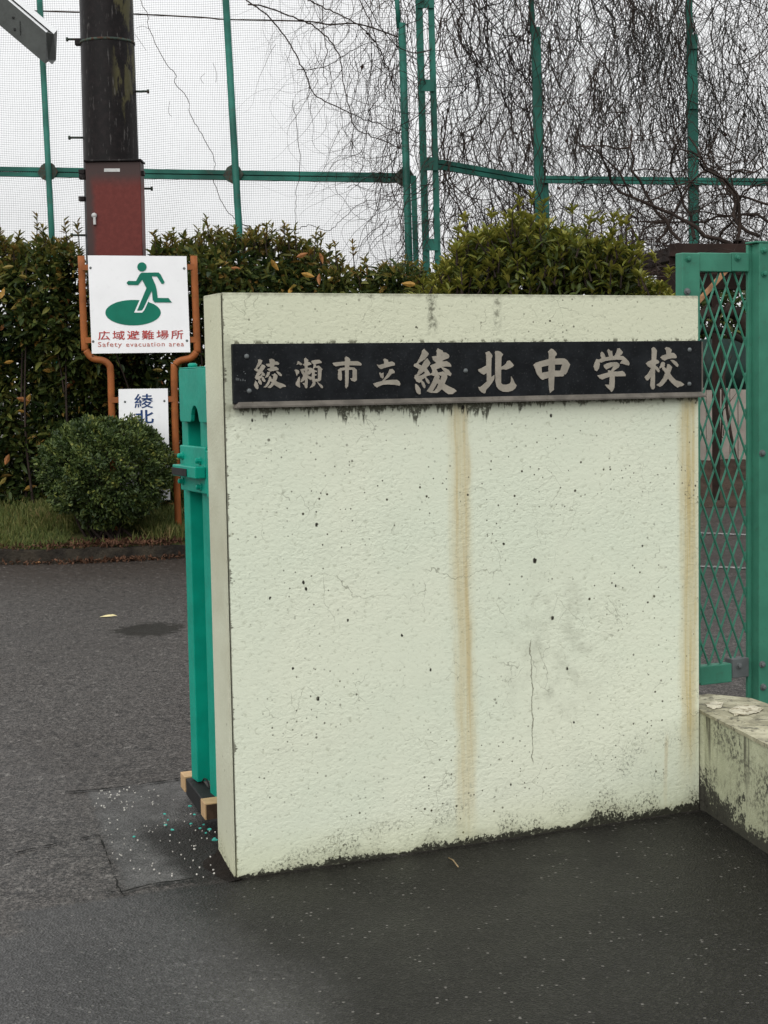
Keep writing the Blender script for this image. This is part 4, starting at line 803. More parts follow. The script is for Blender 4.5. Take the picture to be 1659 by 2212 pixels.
# ================================================================== roof corner at the top left
RY = 9.0
roof = thing('shelter_roof', 'dark sloping roof board with pale metal edge in the top left corner', 'roof', onY(-150, 1150, RY) * np.array([1, 1, 0]))
def q6(a, b): return a / 6.38 / S_, b / 6.38 / S_
prf = [(1140, 1605, 0), (1160, 812, 0), (1230, 770, .10), (1262, 790, .10), (1350, 852, 0.06), (1440, 748, .22), (1410, 1505, .22), (1310, 1620, .06), (1220, 1540, .10)]
A = [onY(*q6(a, b), RY + d) for a, b, d in prf]
ex = onY(*q6(1160 - 960 * 3.2, 812 - 812 * 3.2), RY) - onY(*q6(1160, 812), RY)
B_ = [p + ex for p in A]; n = len(A)
fs = [tuple(range(n))[::-1], tuple(range(n, 2 * n))] + [(i, (i + 1) % n, n + (i + 1) % n, n + i) for i in range(n)]
mi = [1, 1] + [0, 1, 1, 0, 1, 1, 0, 0, 0]
mi = [0, 0] + [{1: 1, 4: 1}.get(i, 0) for i in range(n)]
mesh_obj('verge_board', A + B_, fs, None, roof, mats=[M['roof_dark'], M['roof_light']], midx=mi)
ctop = B_[0] + np.array([0.0, 0.06, 0.02]); mesh_obj('support_post', box_pts(XYZ, ctop[0] - .05, ctop[0] + .05, RY + .02, RY + .12, 0, ctop[2]), BOXF, M['roof_dark'], roof)
for (x, y, w, h) in ((505, 700, 22, 350), (365, 735, 45, 60), (330, 440, 60, 40)):
    a = onY(*q6(x - w / 2, y - h / 2), RY - .004); b = onY(*q6(x + w / 2, y + h / 2), RY - .004)
    mesh_obj('clip', box_pts(XYZ, a[0], b[0], RY - .006, RY + .002, b[2], a[2]), BOXF, M['rubber'], roof)

# ================================================================== net fences behind
def post(parent, name, x0, y0, x1, y1, w, Y, mat, depth=None, toground=False, n=4):
    A = onY(x0, y0, Y); B_ = onY(x1, y1, Y)
    if toground: B_ = A + (B_ - A) * ((0 - A[2]) / (B_[2] - A[2]))
    r = w / F * Y / 2
    if n == 4:
        T = (B_ - A); d = (depth or 2 * r); X = np.array([1.0, 0, 0])
        vs = [p + X * sx_ * r + Yv * sy_ * d / 2 for p in (A, B_) for sx_ in (-1, 1) for sy_ in (-1, 1)]
        return mesh_obj(name, vs, BOXF, mat, parent)
    v, f = tube_geo([A, B_], r, n); return mesh_obj(name, v, f, mat, parent, smooth=True)
LY = 25.0
nf = thing('net_fence', 'tall green post fence with pale square netting, left behind the dark pole', 'fence', (onY(440, 900, LY)[0], LY, 0))
for (x0, y0, x1, y1, w) in ((84, -30, 113, 530, 13), (486, -30, 518, 525, 15), (855, -30, 862, 60, 10), (868, 50, 884, 575, 16)):
    post(nf, 'post', x0, y0, x1, y1, w, LY - .10, M['fence_green'], toground=(y1 > 100), n=12)
def rail(parent, x0, y0, x1, y1, w, Y0, Y1, mat, name='rail'):
    A = onY(x0, y0, Y0); B_ = onY(x1, y1, Y1); h = w / F * (Y0 + Y1) / 2
    for k, (a, b) in enumerate(((-0.5, -0.06), (0.06, 0.5))):
        vs = [p + Yv * d + Z * (h * s) for p in (A, B_) for d in (-0.05, 0.03) for s in (a, b)]
        mesh_obj(name, vs, BOXF, mat, parent)
    vs = [p + Yv * d + Z * (h * s) for p in (A, B_) for d in (-0.01, 0.02) for s in (-.3, .3)]
    mesh_obj(name, vs, BOXF, mat, parent)
rail(nf, -60, 370, 878, 385, 20, LY, LY, M['fence_green'])
for x, y in ((103, 371), (504, 376), (874, 383)):
    pts = [onY(x + a, y + b, LY - .08) for a, b in ((-22, 2), (-14, -14), (0, -23), (13, -16), (22, -1), (14, 14), (1, 22), (-13, 15))]; n = len(pts)
    mesh_obj('gusset_plate', pts + [p + Yv * .02 for p in pts], [tuple(range(n))[::-1], tuple(range(n, 2 * n))] + [(i, (i + 1) % n, n + (i + 1) % n, n + i) for i in range(n)], M['rust_plate'], nf)
xa, xb = onY(-80, 300, LY)[0], onY(884, 300, LY)[0]; za, zb_ = onY(400, 700, LY)[2], onY(400, -30, LY)[2]
nb = Bag(); sp_ = 0.0347; ph = rng.uniform(0, 6, 8)
def sag(x, z): return np.stack([x + 0.022 * np.sin(z * 1.7 + ph[0] + 0.5 * x) + 0.010 * np.sin(z * 5 + ph[1] + x), np.full_like(x, LY) + 0.04 * np.sin(x * 1.1 + z), z + 0.03 * np.sin(x * 1.25 + ph[2]) + 0.012 * np.sin(x * 4.1 + ph[3] + z)], 1)
for x in np.arange(xa, xb, sp_):
    zz_ = np.linspace(za, zb_, 26); nb.tube(sag(np.full_like(zz_, x), zz_), 0.0024, 3)
for z in np.arange(za, zb_, sp_):
    xx_ = np.linspace(xa, xb, 40); nb.tube(sag(xx_, np.full_like(xx_, z)), 0.0024, 3)
tag(nb.build('netting', M['net'], nf), kind='stuff')
P = smooth_path([onY(x, y, LY - .03) for x, y in ((-20, 22), (90, 24), (280, 30), (440, 38), (490, 42), (660, 46), (712, 53), (775, 52), (860, 80))], 6)
tube('tension_wire', P, 0.012, M['vine'], nf, 6)

# corner mast
CYm = 23.6
mast = thing('corner_mast', 'green twin member lattice mast with batten plates at the fence corner', 'mast', onY(925, 900, CYm) * np.array([1, 1, 0]))
post(mast, 'mast_leg', 904, -30, 921, 575, 15, CYm, M['fence_green'], toground=True)
post(mast, 'mast_leg', 930, -30, 946, 575, 13, CYm, M['fence_green'], toground=True)
post(mast, 'mast_leg', 893, 380, 899, 575, 12, CYm + .5, M['fence_green'], toground=True)
for (x0, y0, x1, y1) in ((900, -4, 938, 17), (908, 172, 938, 197), (914, 340, 946, 368), (920, 516, 947, 541)):
    a = onY(x0, y0, CYm - .07); b = onY(x1, y1, CYm - .07)
    mesh_obj('batten_plate', box_pts(XYZ, a[0], b[0], CYm - .078, CYm - .064, b[2], a[2]), BOXF, M['fence_green'], mast)

RYa, RYb = 23.7, 25.4
rf = thing('chain_link_fence', 'green post fence with fine chain link under dense bare vines, right of the mast', 'fence', onY(1300, 900, RYb) * np.array([1, 1, 0]))
for (x0, y0, x1, y1, w, g_) in ((1146, -30, 1150, 70, 11, False), (1157, 60, 1166, 500, 19, True), (1177, 385, 1181, 500, 13, True), (1488, -30, 1494, 500, 12, True), (1500, 75, 1504, 500, 11, True), (1830, -30, 1832, 500, 14, True)):
    post(rf, 'post', x0, y0, x1, y1, w, RYb, M['fence_green'], toground=g_)
for y0, y1 in ((75, 105), (215, 235)):
    a = onY(1494, y0, RYb - .08); b = onY(1507, y1, RYb - .08); mesh_obj('batten_plate', box_pts(XYZ, a[0] - .04, b[0], RYb - .085, RYb - .07, b[2], a[2]), BOXF, M['fence_green'], rf)
rail(rf, 945, 355, 1152, 391, 20, RYa, RYb - .08, M['fence_green']); rail(rf, 1170, 388, 1870, 396, 15, RYb - .08, RYb - .08, M['fence_green'])
cb = Bag(); xr0, xr1 = onY(1150, 300, RYb)[0], onY(1740, 300, RYb)[0]; zr0, zr1 = onY(1300, 620, RYb)[2], onY(1300, -30, RYb)[2]; H_ = zr1 - zr0
for s in (1, -1):
    for x in np.arange(xr0 - H_, xr1 + H_, 0.05):
        a = [x, zr0]; b = [x + s * H_ * 0.75, zr1]
        t0 = 0.0; t1 = 1.0; dx = b[0] - a[0]
        ta, tb = (xr0 - a[0]) / dx, (xr1 - a[0]) / dx
        lo, hi = max(0, min(ta, tb)), min(1, max(ta, tb))
        if hi - lo < 0.01: continue
        cb.tube([(a[0] + dx * t, RYb + s * .004, zr0 + H_ * t) for t in (lo, hi)], 0.0017, 3)
# short return between mast and first post
A = onY(946, 300, RYa); Bq = onY(1150, 300, RYb)
for s in (1, -1):
    for t in np.arange(-3, 3, 0.02):
        lo = max(0, -t if s > 0 else t - 1 + 0); 
        e = []
        for k in np.linspace(0, 1, 9):
            w_ = t + s * k * 1.6
            if 0 <= w_ <= 1: e.append(np.array([A[0] + (Bq[0] - A[0]) * w_, RYa + (RYb - RYa) * w_, zr0 + H_ * k]))
        if len(e) > 1: cb.tube([e[0], e[-1]], 0.0017, 3)
tag(cb.build('chain_link', M['chain'], rf), kind='stuff')

# ================================================================== bare climbers on the fences
def strand(P0, heading, length, r0, bag, plane, wig=0.35, step=0.11, home=-math.pi / 2, pull=0.08, taper=0.8, n=3, jit=0.05):
    """a climbing shoot wandering over the fence: (s along fence, z)"""
    pts = []; s, z = P0; h = heading; d = rng.uniform(-0.06, 0.03); cur = rng.normal(0, wig * .4); N = max(4, int(length / step))
    for i in range(N):
        pts.append(plane(s, z, d)); cur = 0.6 * cur + rng.normal(0, wig)
        h += cur * 0.6 + pull * math.sin(home - h); s += math.cos(h) * step; z += math.sin(h) * step; d = max(-.12, min(.1, d + rng.normal(0, 0.012)))
    P = np.array(pts); bag.tube(P, r0 * np.linspace(1, 1 - taper, N), n); return pts, (s, z, h)
def planeR(s, z, d): return np.array([s, RYb + (.14 if rng_side[0] else -.14) + d, z])
rng_side = [1]
def planeL(s, z, d): return np.array([s, LY - .06 + d * .6, z])
def planeC(s, z, d):
    w_ = (s - A[0]) / (Bq[0] - A[0]); return np.array([s, RYa + (RYb - RYa) * w_ + d, z])
ztop = zr1 + 0.4
vb = Bag()
xR0, xR1 = onY(1140, 200, RYb)[0], onY(1700, 200, RYb)[0]
for i in range(460):
    rng_side[0] = i % 5
    s = rng.uniform(xR0, xR1); z = rng.uniform(zr0 + 1.2, ztop) if i > 130 else ztop
    strand((s, z), -math.pi / 2 + rng.normal(0, 0.35), rng.uniform(1.2, 4.6), rng.uniform(0.0035, 0.0115), vb, planeR, wig=0.30, pull=0.16)
for i in range(760):
    rng_side[0] = i % 4
    s = rng.uniform(xR0, xR1); z = zr0 + (ztop - zr0) * rng.uniform(0, 1) ** 0.75
    strand((s, z), rng.uniform(-math.pi, math.pi), rng.uniform(0.5, 2.0), rng.uniform(0.0025, 0.0052), vb, planeR, wig=0.42, pull=0.05)
for cl_ in range(85):
    rng_side[0] = cl_ % 6      # denser hanging bunches
    s0 = rng.uniform(xR0, xR1); z0_ = rng.uniform(zr0 + 2.2, ztop)
    for i in range(9): strand((s0 + rng.normal(0, .07), z0_ + rng.normal(0, .15)), -math.pi / 2 + rng.normal(0, .25), rng.uniform(.8, 2.4), rng.uniform(.0035, .010), vb, planeR, wig=.28, pull=.2)
for px in (1157, 1494):
    for i in range(12):
        rng_side[0] = 0
        z0_ = rng.uniform(zr0 + 0.8, ztop); s0 = onY(px, 250, RYb)[0] - .13 + rng.normal(0, .06); strand((s0, z0_), -math.pi / 2, rng.uniform(1, 2.5), rng.uniform(.005, .012), vb, planeR, wig=.2, pull=.4)
for i in range(420):
    w_ = rng.uniform(-0.05, 1.0); s = A[0] + (Bq[0] - A[0]) * w_; z = rng.uniform(zr0 + .8, ztop)
    strand((s, z), -math.pi / 2 + rng.normal(0, .4), rng.uniform(.8, 3.6), rng.uniform(.0035, .012), vb, planeC, wig=.32, pull=.14)
for i in range(440):
    w_ = rng.uniform(-0.05, 1.0); s = A[0] + (Bq[0] - A[0]) * w_; z = rng.uniform(zr0, ztop)
    strand((s, z), rng.uniform(-3, 3), rng.uniform(.4, 1.6), rng.uniform(.002, .0045), vb, planeC, wig=.42, pull=.05)
tag(vb.build('climbing_vine', M['vine']), 'dense curtain of bare brown vines hanging over the right hand fence', 'vine', kind='stuff')
vl = Bag()
def z2(x, y): return x / 2.749 + 493.7, y / 2.749
for pts, r in (([(100,0),(250,110),(370,270),(450,430),(510,560),(640,630),(760,690),(900,740),(1040,800),(1120,850)], .011), ([(110,20),(280,60),(420,120),(500,150),(600,240),(660,340),(680,480),(720,650),(745,750),(850,810),(1000,870),(1100,930)], .012), ([(470,0),(600,60),(740,130),(830,200),(890,280),(930,370),(970,440),(1010,530)], .011), ([(400,420),(560,400),(700,320),(820,260),(1030,230)], .007), ([(80,1330),(200,1370),(400,1360),(490,1340),(590,1370),(680,1300),(780,1210),(900,1185),(1030,1200)], .006), ([(380,600),(405,750),(425,1000),(400,1150),(400,1300),(395,1430)], .005), ([(700,1115),(740,1095),(800,1115),(900,1140),(1030,1130)], .005), ([(640,1020),(640,1130),(700,1200),(760,1280),(900,1330),(1030,1330)], .004), ([(1060,900),(1040,1000),(1050,1100),(1040,1250),(1030,1400),(990,1470),(1040,1570)], .007), ([(770,-20),(850,150),(900,330),(960,450),(990,560),(1020,700)], .009), ([(560,-20),(560,150),(580,300),(560,420),(590,510)], .008)):
    P = smooth_path([onY(*z2(a, b), LY - .05) for a, b in pts], 6); P += rng.normal(0, .008, P.shape); vl.tube(P, np.linspace(r, r * .6, len(P)), 4)
def z1(x, y): return x / 3.024, y / 3.024
P = smooth_path([onY(*z1(a, b), LY - .05) for a, b in ((905,-20),(965,100),(970,180),(1070,390),(1150,490),(1140,540),(1230,650),(1240,740),(1320,880),(1405,1050),(1390,1150),(1440,1300),(1530,1430),(1640,1480))], 6); P += rng.normal(0, .006, P.shape); vl.tube(P, .005, 4)
for pts in (((1390,410),(1415,480),(1410,540)), ((1340,480),(1310,510),(1330,545)), ((1110,660),(1100,730),(1120,760)), ((890,185),(930,170),(975,190)), ((880,220),(915,270),(955,330))):
    vl.tube(smooth_path([onY(*z1(a, b), LY - .04) for a, b in pts], 5), .003, 3)
x55, x88 = onY(540, 100, LY)[0], onY(890, 100, LY)[0]
for i in range(270):
    w_ = rng.uniform(0, 1) ** 0.55; s = x55 + (x88 - x55) * w_; z = zr1 + .3 - (zr1 - zr0) * rng.uniform(0, 0.15 + 0.75 * w_) 
    strand((s, z), -math.pi / 2 - rng.uniform(-.5, .5), rng.uniform(.5, 1.2 + 1.8 * w_), rng.uniform(.002, .003 + .005 * w_), vl, planeL, wig=.40, pull=.10)
for i in range(170):
    s = onY(rng.normal(862, 32), 100, LY)[0]; z = rng.uniform(zr0 + .3, zr1 + .4)
    strand((s, z), -math.pi / 2, rng.uniform(.6, 2.2), rng.uniform(.003, .008), vl, planeL, wig=.36, pull=.2)
tag(vl.build('climbing_vine', M['vine']), 'sparse bare vine shoots trailing across the square netting left of the mast', 'vine', kind='stuff')
# last brown leaves caught in the climbers
lb = Bag()
for i in range(46):
    if i < 8: c = onY(rng.uniform(745, 880), rng.uniform(60, 260), LY - .15)
    else: c = onY(rng.uniform(950, 1650), rng.uniform(0, 420), RYb - .3)
    a = rng.normal(0, 1, 3); a /= np.linalg.norm(a); b = np.cross(a, rng.normal(0, 1, 3)); b /= np.linalg.norm(b); L_ = rng.uniform(.05, .1)
    lb.add(np.array([c - a * L_ / 2, c + b * L_ * .3, c + a * L_ / 2, c - b * L_ * .3 + np.cross(a, b) * .02]), [(0, 1, 2, 3)])
tag(lb.build('withered_leaves', M['darkbrown']), 'few withered brown leaves still caught in the bare vines', 'leaves', kind='stuff')

# ================================================================== leaves
def leaf_mass(name, C, D, Nn, L, Wd, val, mat, parent=None, fold=0.25, curl=0.15):
    C = np.asarray(C, float); n = len(C); D = D / (np.linalg.norm(D, axis=1)[:, None] + 1e-9)
    S1 = np.cross(D, Nn); S1 /= np.linalg.norm(S1, axis=1)[:, None] + 1e-9; Nn = np.cross(S1, D)
    L = np.asarray(L)[:, None]; Wd = np.asarray(Wd)[:, None]
    base = C; tip = C + D * L - Nn * L * curl
    l1 = C + D * L * .30 + S1 * Wd * .42 + Nn * Wd * fold; l2 = C + D * L * .68 + S1 * Wd * .40 + Nn * Wd * fold - Nn * L * curl * .4
    r1 = C + D * L * .30 - S1 * Wd * .42 + Nn * Wd * fold; r2 = C + D * L * .68 - S1 * Wd * .40 + Nn * Wd * fold - Nn * L * curl * .4
    co = np.stack([base, l1, l2, tip, r2, r1], 1).reshape(-1, 3)
    if parent is not None:
        Mi = np.array(rootm(parent).inverted()); co = co @ Mi[:3, :3].T + Mi[:3, 3]
    me = bpy.data.meshes.new(name); me.vertices.add(6 * n); me.vertices.foreach_set('co', co.ravel())
    base_i = (np.arange(n) * 6)[:, None]; li = (base_i + np.array([[0, 1, 2, 3, 3, 4, 5, 0]])).ravel()
    me.loops.add(8 * n); me.loops.foreach_set('vertex_index', li)
    me.polygons.add(2 * n); me.polygons.foreach_set('loop_start', np.arange(2 * n) * 4)
    try: me.polygons.foreach_set('loop_total', np.full(2 * n, 4))
    except Exception: pass
    at = me.attributes.new('v', 'FLOAT', 'POINT'); at.data.foreach_set('value', np.repeat(np.asarray(val, float), 6))
    me.materials.append(mat); me.update(calc_edges=True); me.validate()
    o = bpy.data.objects.new(name, me); COL.objects.link(o); o['kind'] = 'stuff'
    if parent is not None: o.parent = parent
    return o
def rdir(n, bias, spread): 
    v = rng.normal(0, spread, (n, 3)) + np.asarray(bias); return v / np.linalg.norm(v, axis=1)[:, None]

# --- hedge behind the sign (left and middle run, one hedge)
HY = 15.9
topx = [(-140, 520), (0, 528), (60, 545), (100, 532), (150, 545), (178, 550), (190, 585), (318, 580), (332, 540), (400, 528), (480, 522), (560, 515), (640, 532), (700, 548), (745, 575), (790, 590), (850, 584), (900, 588), (960, 590), (1060, 625), (1150, 650)]
tX = []; tZ = []
for x, y in topx: q = onY(x, y + 8, 15.5); tX.append(q[0]); tZ.append(q[2])
def htop(x): return np.interp(x, tX, tZ)
hedge = thing('hedge', 'tall dark evergreen hedge with yellowing leaves behind the evacuation sign', 'hedge', (-1.5, HY, 0.1))
stems = Bag()
for i in range(50):
    x = rng.uniform(tX[0], tX[-1]); z = htop(x)
    if abs(x - pc_[0]) < 0.36: y = rng.uniform(15.05, 15.3)
    else: y = rng.uniform(15.2, 16.3)
    h_ = z * rng.uniform(.7, .98)
    stems.tube(smooth_path([(x, y, .05), (x + rng.normal(0, .06), y + rng.normal(0, .06), h_ * .5), (x + rng.normal(0, .12), y + rng.normal(0, .1), h_)], 4), np.linspace(.018, .005, 9), 5)
tag(stems.build('stems', M['branch'], hedge), kind='stuff')
N = 46000
NC = 3600; xc_ = rng.uniform(tX[0], tX[-1], NC); tcn = rng.uniform(0, 1, NC); ec_ = rng.exponential(0.2, NC); vc_ = rng.normal(0, .10, NC); idx = rng.integers(0, NC, N)
x = xc_[idx] + rng.normal(0, .05, N); t = np.clip(tcn[idx] + rng.normal(0, .022, N), 0, 1); zt = htop(x) + rng.normal(0, .04, N)
z = 0.26 + (zt - 0.26) * t ** 0.95
yf = 15.22 + 0.10 * np.sin(x * 4.0 + z * 2) + 0.08 * np.sin(z * 6 + x * 2.3) + 0.25 * np.clip((z - (zt - .35)) / .35, 0, 1)
y = yf + ec_[idx] + rng.normal(0, .05, N)
near_pole = (np.abs(x - pc_[0]) < 0.40) & (y > 15.42); y[near_pole] = 15.15 + rng.uniform(0, .25, near_pole.sum())
C = np.stack([x, y, z], 1); D = np.stack([x - xc_[idx], y - yf - ec_[idx] - .05, (t - tcn[idx]) * 2.2 + .02], 1) + rng.normal(0, .03, (N, 3)) + np.array([0, -.015, 0]); Nn = rdir(N, (0, -.5, .8), .5)
dep = np.clip((y - yf) / .5, 0, 1); new = np.clip((z - (zt - .45)) / .40, 0, 1)  # paler toward the top: sunlit crown painted into the leaf values
val = np.clip(rng.beta(1.5, 2.6, N) * 0.72 + .40 * new * rng.uniform(0, 1, N), 0, 1); val = np.clip(val + .12 * np.sin(x * 5.1 + 1) * np.sin(z * 4.3 + x) + vc_[idx], 0, .95); val[rng.uniform(0, 1, N) < .03] = rng.uniform(.85, 1)
leaf_mass('foliage', C, D, Nn, rng.uniform(.08, .155, N), rng.uniform(.03, .055, N), val, M['hedge'], hedge)
# upright sprigs along the top, their pale tone painted for the sunlit crown
tw = Bag(); Cs, Ds, Ns, Ls, Ws, Vs = [], [], [], [], [], []
def sprig(P, h, nl, L, w, vr, lean=.25):
    d = np.array([rng.normal(0, lean), rng.normal(0, lean), 1.0]); d /= np.linalg.norm(d); tip = P + d * h
    tw.tube([P, tip], [.006, .003], 4)
    for k in range(nl):
        t = rng.uniform(.45, 1.0); a = rng.uniform(0, 2 * math.pi); o = np.array([math.cos(a), math.sin(a), rng.uniform(.5, 1.6)])
        Cs.append(P + d * h * t); Ds.append(o); Ns.append(np.array([-math.cos(a), -math.sin(a), 1.0])); Ls.append(L * rng.uniform(.7, 1.2)); Ws.append(w * rng.uniform(.8, 1.2)); Vs.append(rng.uniform(*vr))
for i in range(260):
    px = rng.choice([rng.uniform(-60, 180), rng.uniform(330, 700), rng.uniform(330, 960)]); X_ = onY(px, 550, 15.6)[0]
    sprig(np.array([X_, rng.uniform(15.35, 15.9), htop(X_) - rng.uniform(.0, .14)]), rng.uniform(.08, .24), 9, .075, .024, (.45, .92))
for px, py in ((78, 478), (100, 520), (145, 485), (170, 490), (452, 480), (475, 505), (615, 490), (640, 500), (765, 535), (690, 512), (560, 500)):
    q = onY(px, py, 15.6); sprig(q - Z * .2, .24, 12, .075, .024, (.5, .95), .1)
leaf_mass('sprig_leaves', Cs, np.array(Ds), np.array(Ns), Ls, Ws, Vs, M['hedge'], hedge); tag(tw.build('twigs', M['branch'], hedge), kind='stuff')
# single yellow and orange leaves one can pick out
def leaf_mesh(nm, mat):
    me = bpy.data.meshes.new(nm); L_, w_ = .15, .056
    vs = [(0, 0, 0), (.3 * w_, .006, .2 * L_), (.5 * w_, .012, .45 * L_), (.33 * w_, .004, .75 * L_), (0, -.012, L_), (-.33 * w_, .004, .75 * L_), (-.5 * w_, .012, .45 * L_), (-.3 * w_, .006, .2 * L_), (0, -.002, .25 * L_), (0, -.002, .5 * L_), (0, -.006, .78 * L_)]
    me.from_pydata(vs, [], [(0, 1, 8), (1, 2, 9, 8), (2, 3, 10, 9), (3, 4, 10), (0, 8, 7), (8, 9, 6, 7), (9, 10, 5, 6), (10, 4, 5)]); me.materials.append(mat); me.update(); return me
LM = [leaf_mesh('old_leaf_mesh_' + k, M[k]) for k in ('old_a', 'old_b', 'old_c')]
spots = [(125, 690), (97, 765), (104, 785), (92, 800), (165, 820), (143, 838), (80, 640), (105, 675), (48, 650), (30, 780), (12, 700), (60, 600), (120, 575), (150, 560), (30, 575), (78, 730), (118, 920), (104, 940), (55, 890), (20, 980), (14, 1030), (50, 1060), (340, 815), (352, 800), (66, 850), (150, 640), (143, 600), (10, 620), (35, 860), (110, 1000), (650, 590), (690, 590), (600, 610), (560, 600), (520, 580), (480, 590), (455, 570), (640, 555), (720, 600), (585, 560), (690, 545), (820, 615), (900, 615), (940, 620), (470, 620), (630, 620), (390, 560)]
for k, (px, py) in enumerate(spots):
    q = onY(px, py, 15.22 - rng.uniform(0, .08)); o = bpy.data.objects.new('leaf', LM[k % 3]); COL.objects.link(o); o.parent = hedge
    o.location = Vector(q) - hedge.location; o.rotation_euler = (rng.normal(0, .5), rng.choice([-1, 1]) * rng.uniform(1.2, 3.0), rng.normal(0, .5)); s = rng.uniform(.55, 1.0); o.scale = (s, s, s)

# --- yellow-green shrub over the wall
Cs, Ds, Ns, Ls, Ws, Vs = [], [], [], [], [], []; tw = Bag()
SHY = 10.4
shrub = thing('evergreen_shrub', 'yellow-green leafy shrub rising above the wall in front of the chain link fence', 'shrub', (onY(1180, 900, SHY)[0], SHY, 0))
stp = [(900, 625), (935, 600), (960, 570), (985, 535), (1010, 505), (1040, 500), (1065, 505), (1100, 480), (1140, 462), (1165, 475), (1190, 500), (1215, 490), (1235, 478), (1255, 500), (1275, 520), (1300, 510), (1325, 500), (1345, 545), (1370, 600), (1400, 605), (1425, 625), (1450, 660)]
sX = [onY(x_, y_ + 12, SHY)[0] for x_, y_ in stp]; sZ = [onY(x_, y_ + 12, SHY)[2] for x_, y_ in stp]
def stop_(x): return np.interp(x, sX, sZ) + .03 * np.sin(np.asarray(x) * 33) * np.sin(np.asarray(x) * 9 + 1) - .03
xm = (sX[0] + sX[-1]) / 2
N = 9000; x = rng.uniform(sX[0], sX[-1], N); zt = stop_(x); z = zt - rng.exponential(.30, N) - rng.uniform(0, .12, N); z = np.clip(z, 1.2, None)
hw = 0.55 * np.sqrt(np.clip(1 - ((x - xm) / (sX[-1] - sX[0]) * 2) ** 2, .05, 1)); y = SHY + rng.uniform(-1, 1, N) * hw - .05
D = rdir(N, (0, -.25, .5), .7); Nn = rdir(N, (0, -.7, .6), .5); val = np.clip(rng.beta(1.5, 2.5, N) * .6 + .30 * np.exp(-(zt - z) / .18) * rng.uniform(.2, 1, N), 0, .96)
leaf_mass('foliage', np.stack([x, y, z], 1), D, Nn, rng.uniform(.05, .095, N), rng.uniform(.018, .030, N), val, M['shrub'], shrub)
for i in range(900):
    X_ = rng.uniform(sX[0], sX[-1]); P = np.array([X_, SHY + rng.uniform(-.60, .30), stop_(X_) - abs(rng.normal(0, .26)) - .05])
    sprig(P, rng.uniform(.06, .15), 11, .07, .021, (.40, .95), .3)
for px, py in ((1120, 440), (1145, 432), (1165, 445), (1300, 475), (1325, 470), (1345, 480), (1235, 455), (1420, 560), (1395, 560), (1440, 590), (985, 500), (1010, 470), (1060, 462)):
    q = onY(px, py, SHY); sprig(q - Z * .10, .13, 14, .06, .019, (.55, .97), .15)
leaf_mass('sprig_leaves', Cs, np.array(Ds), np.array(Ns), Ls, Ws, Vs, M['shrub'], shrub)
for i in range(26):
    X_ = rng.uniform(sX[1], sX[-2]); tw.tube(smooth_path([(xm + (X_ - xm) * .3, SHY, 0.0), (xm + (X_ - xm) * .7, SHY + rng.normal(0, .1), 1.1), (X_, SHY + rng.normal(0, .2), stop_(X_) - .1)], 4), np.linspace(.022, .005, 9), 5)
tag(tw.build('twigs', M['branch'], shrub), kind='stuff')

# --- clipped round bush
BY = 14.0
bc = onY(229, 1017, BY); bush = thing('round_bush', 'clipped round small leaved bush in front of the evacuation sign', 'bush', (bc[0], BY, .1))
N = 30000; bcl = rng.normal(0, 1, (620, 3)); bcl /= np.linalg.norm(bcl, axis=1)[:, None]; bv_ = rng.normal(0, .10, 620); br_2 = rng.uniform(.90, 1.06, 620); bi = rng.integers(0, 620, N); v3 = bcl[bi] + rng.normal(0, .055, (N, 3)); v3 /= np.linalg.norm(v3, axis=1)[:, None]; 
rad = 1 - rng.exponential(.13, N); rad = np.clip(rad * br_2[bi], .3, 1.08)
lump = 1 + .06 * np.sin(v3[:, 0] * 6 + 1) * np.sin(v3[:, 2] * 5 + .5) + .05 * np.sin(v3[:, 0] * 13 + v3[:, 2] * 11) * np.sin(v3[:, 1] * 12) + .03 * np.sin(v3[:, 0] * 29 + v3[:, 2] * 23)
ax_ = np.array([.565, .56, .47]); C = np.array(bc) + v3 * ax_ * (rad * lump)[:, None]
C[:, 2] = np.where(C[:, 2] < .17, .17 + rng.uniform(0, .25, N), C[:, 2])
D = v3 + rng.normal(0, .65, (N, 3)) + np.array([0, 0, .25]); Nn = v3 + rng.normal(0, .5, (N, 3)) + np.array([0, 0, .5])
clump = (np.sin(v3[:, 0] * 9 + 2) * np.sin(v3[:, 2] * 8) > .72) & (v3[:, 0] > .2)
val = np.clip(rng.beta(1.5, 2.4, N) * .8 * (1 + .35 * np.sin(v3[:, 0] * 13 + v3[:, 2] * 11)) + .18 * np.clip(v3[:, 2], 0, 1) * rng.uniform(0, 1, N) + .28 * clump * rng.uniform(0, 1, N) + bv_[bi], 0, 1)
leaf_mass('foliage', C, D, Nn, rng.uniform(.026, .046, N), rng.uniform(.015, .023, N), val, M['bush'], bush, .2, .1)
stb = Bag()
for i in range(24):
    e = C[rng.integers(0, N)] * .85 + np.array(bc) * .15; stb.tube(smooth_path([(bc[0] + rng.normal(0, .12), BY + rng.normal(0, .1), .08), (bc[0] + rng.normal(0, .2), BY + rng.normal(0, .15), .45), e], 4), np.linspace(.016, .004, 9), 5)
tag(stb.build('stems', M['branch'], bush), kind='stuff')

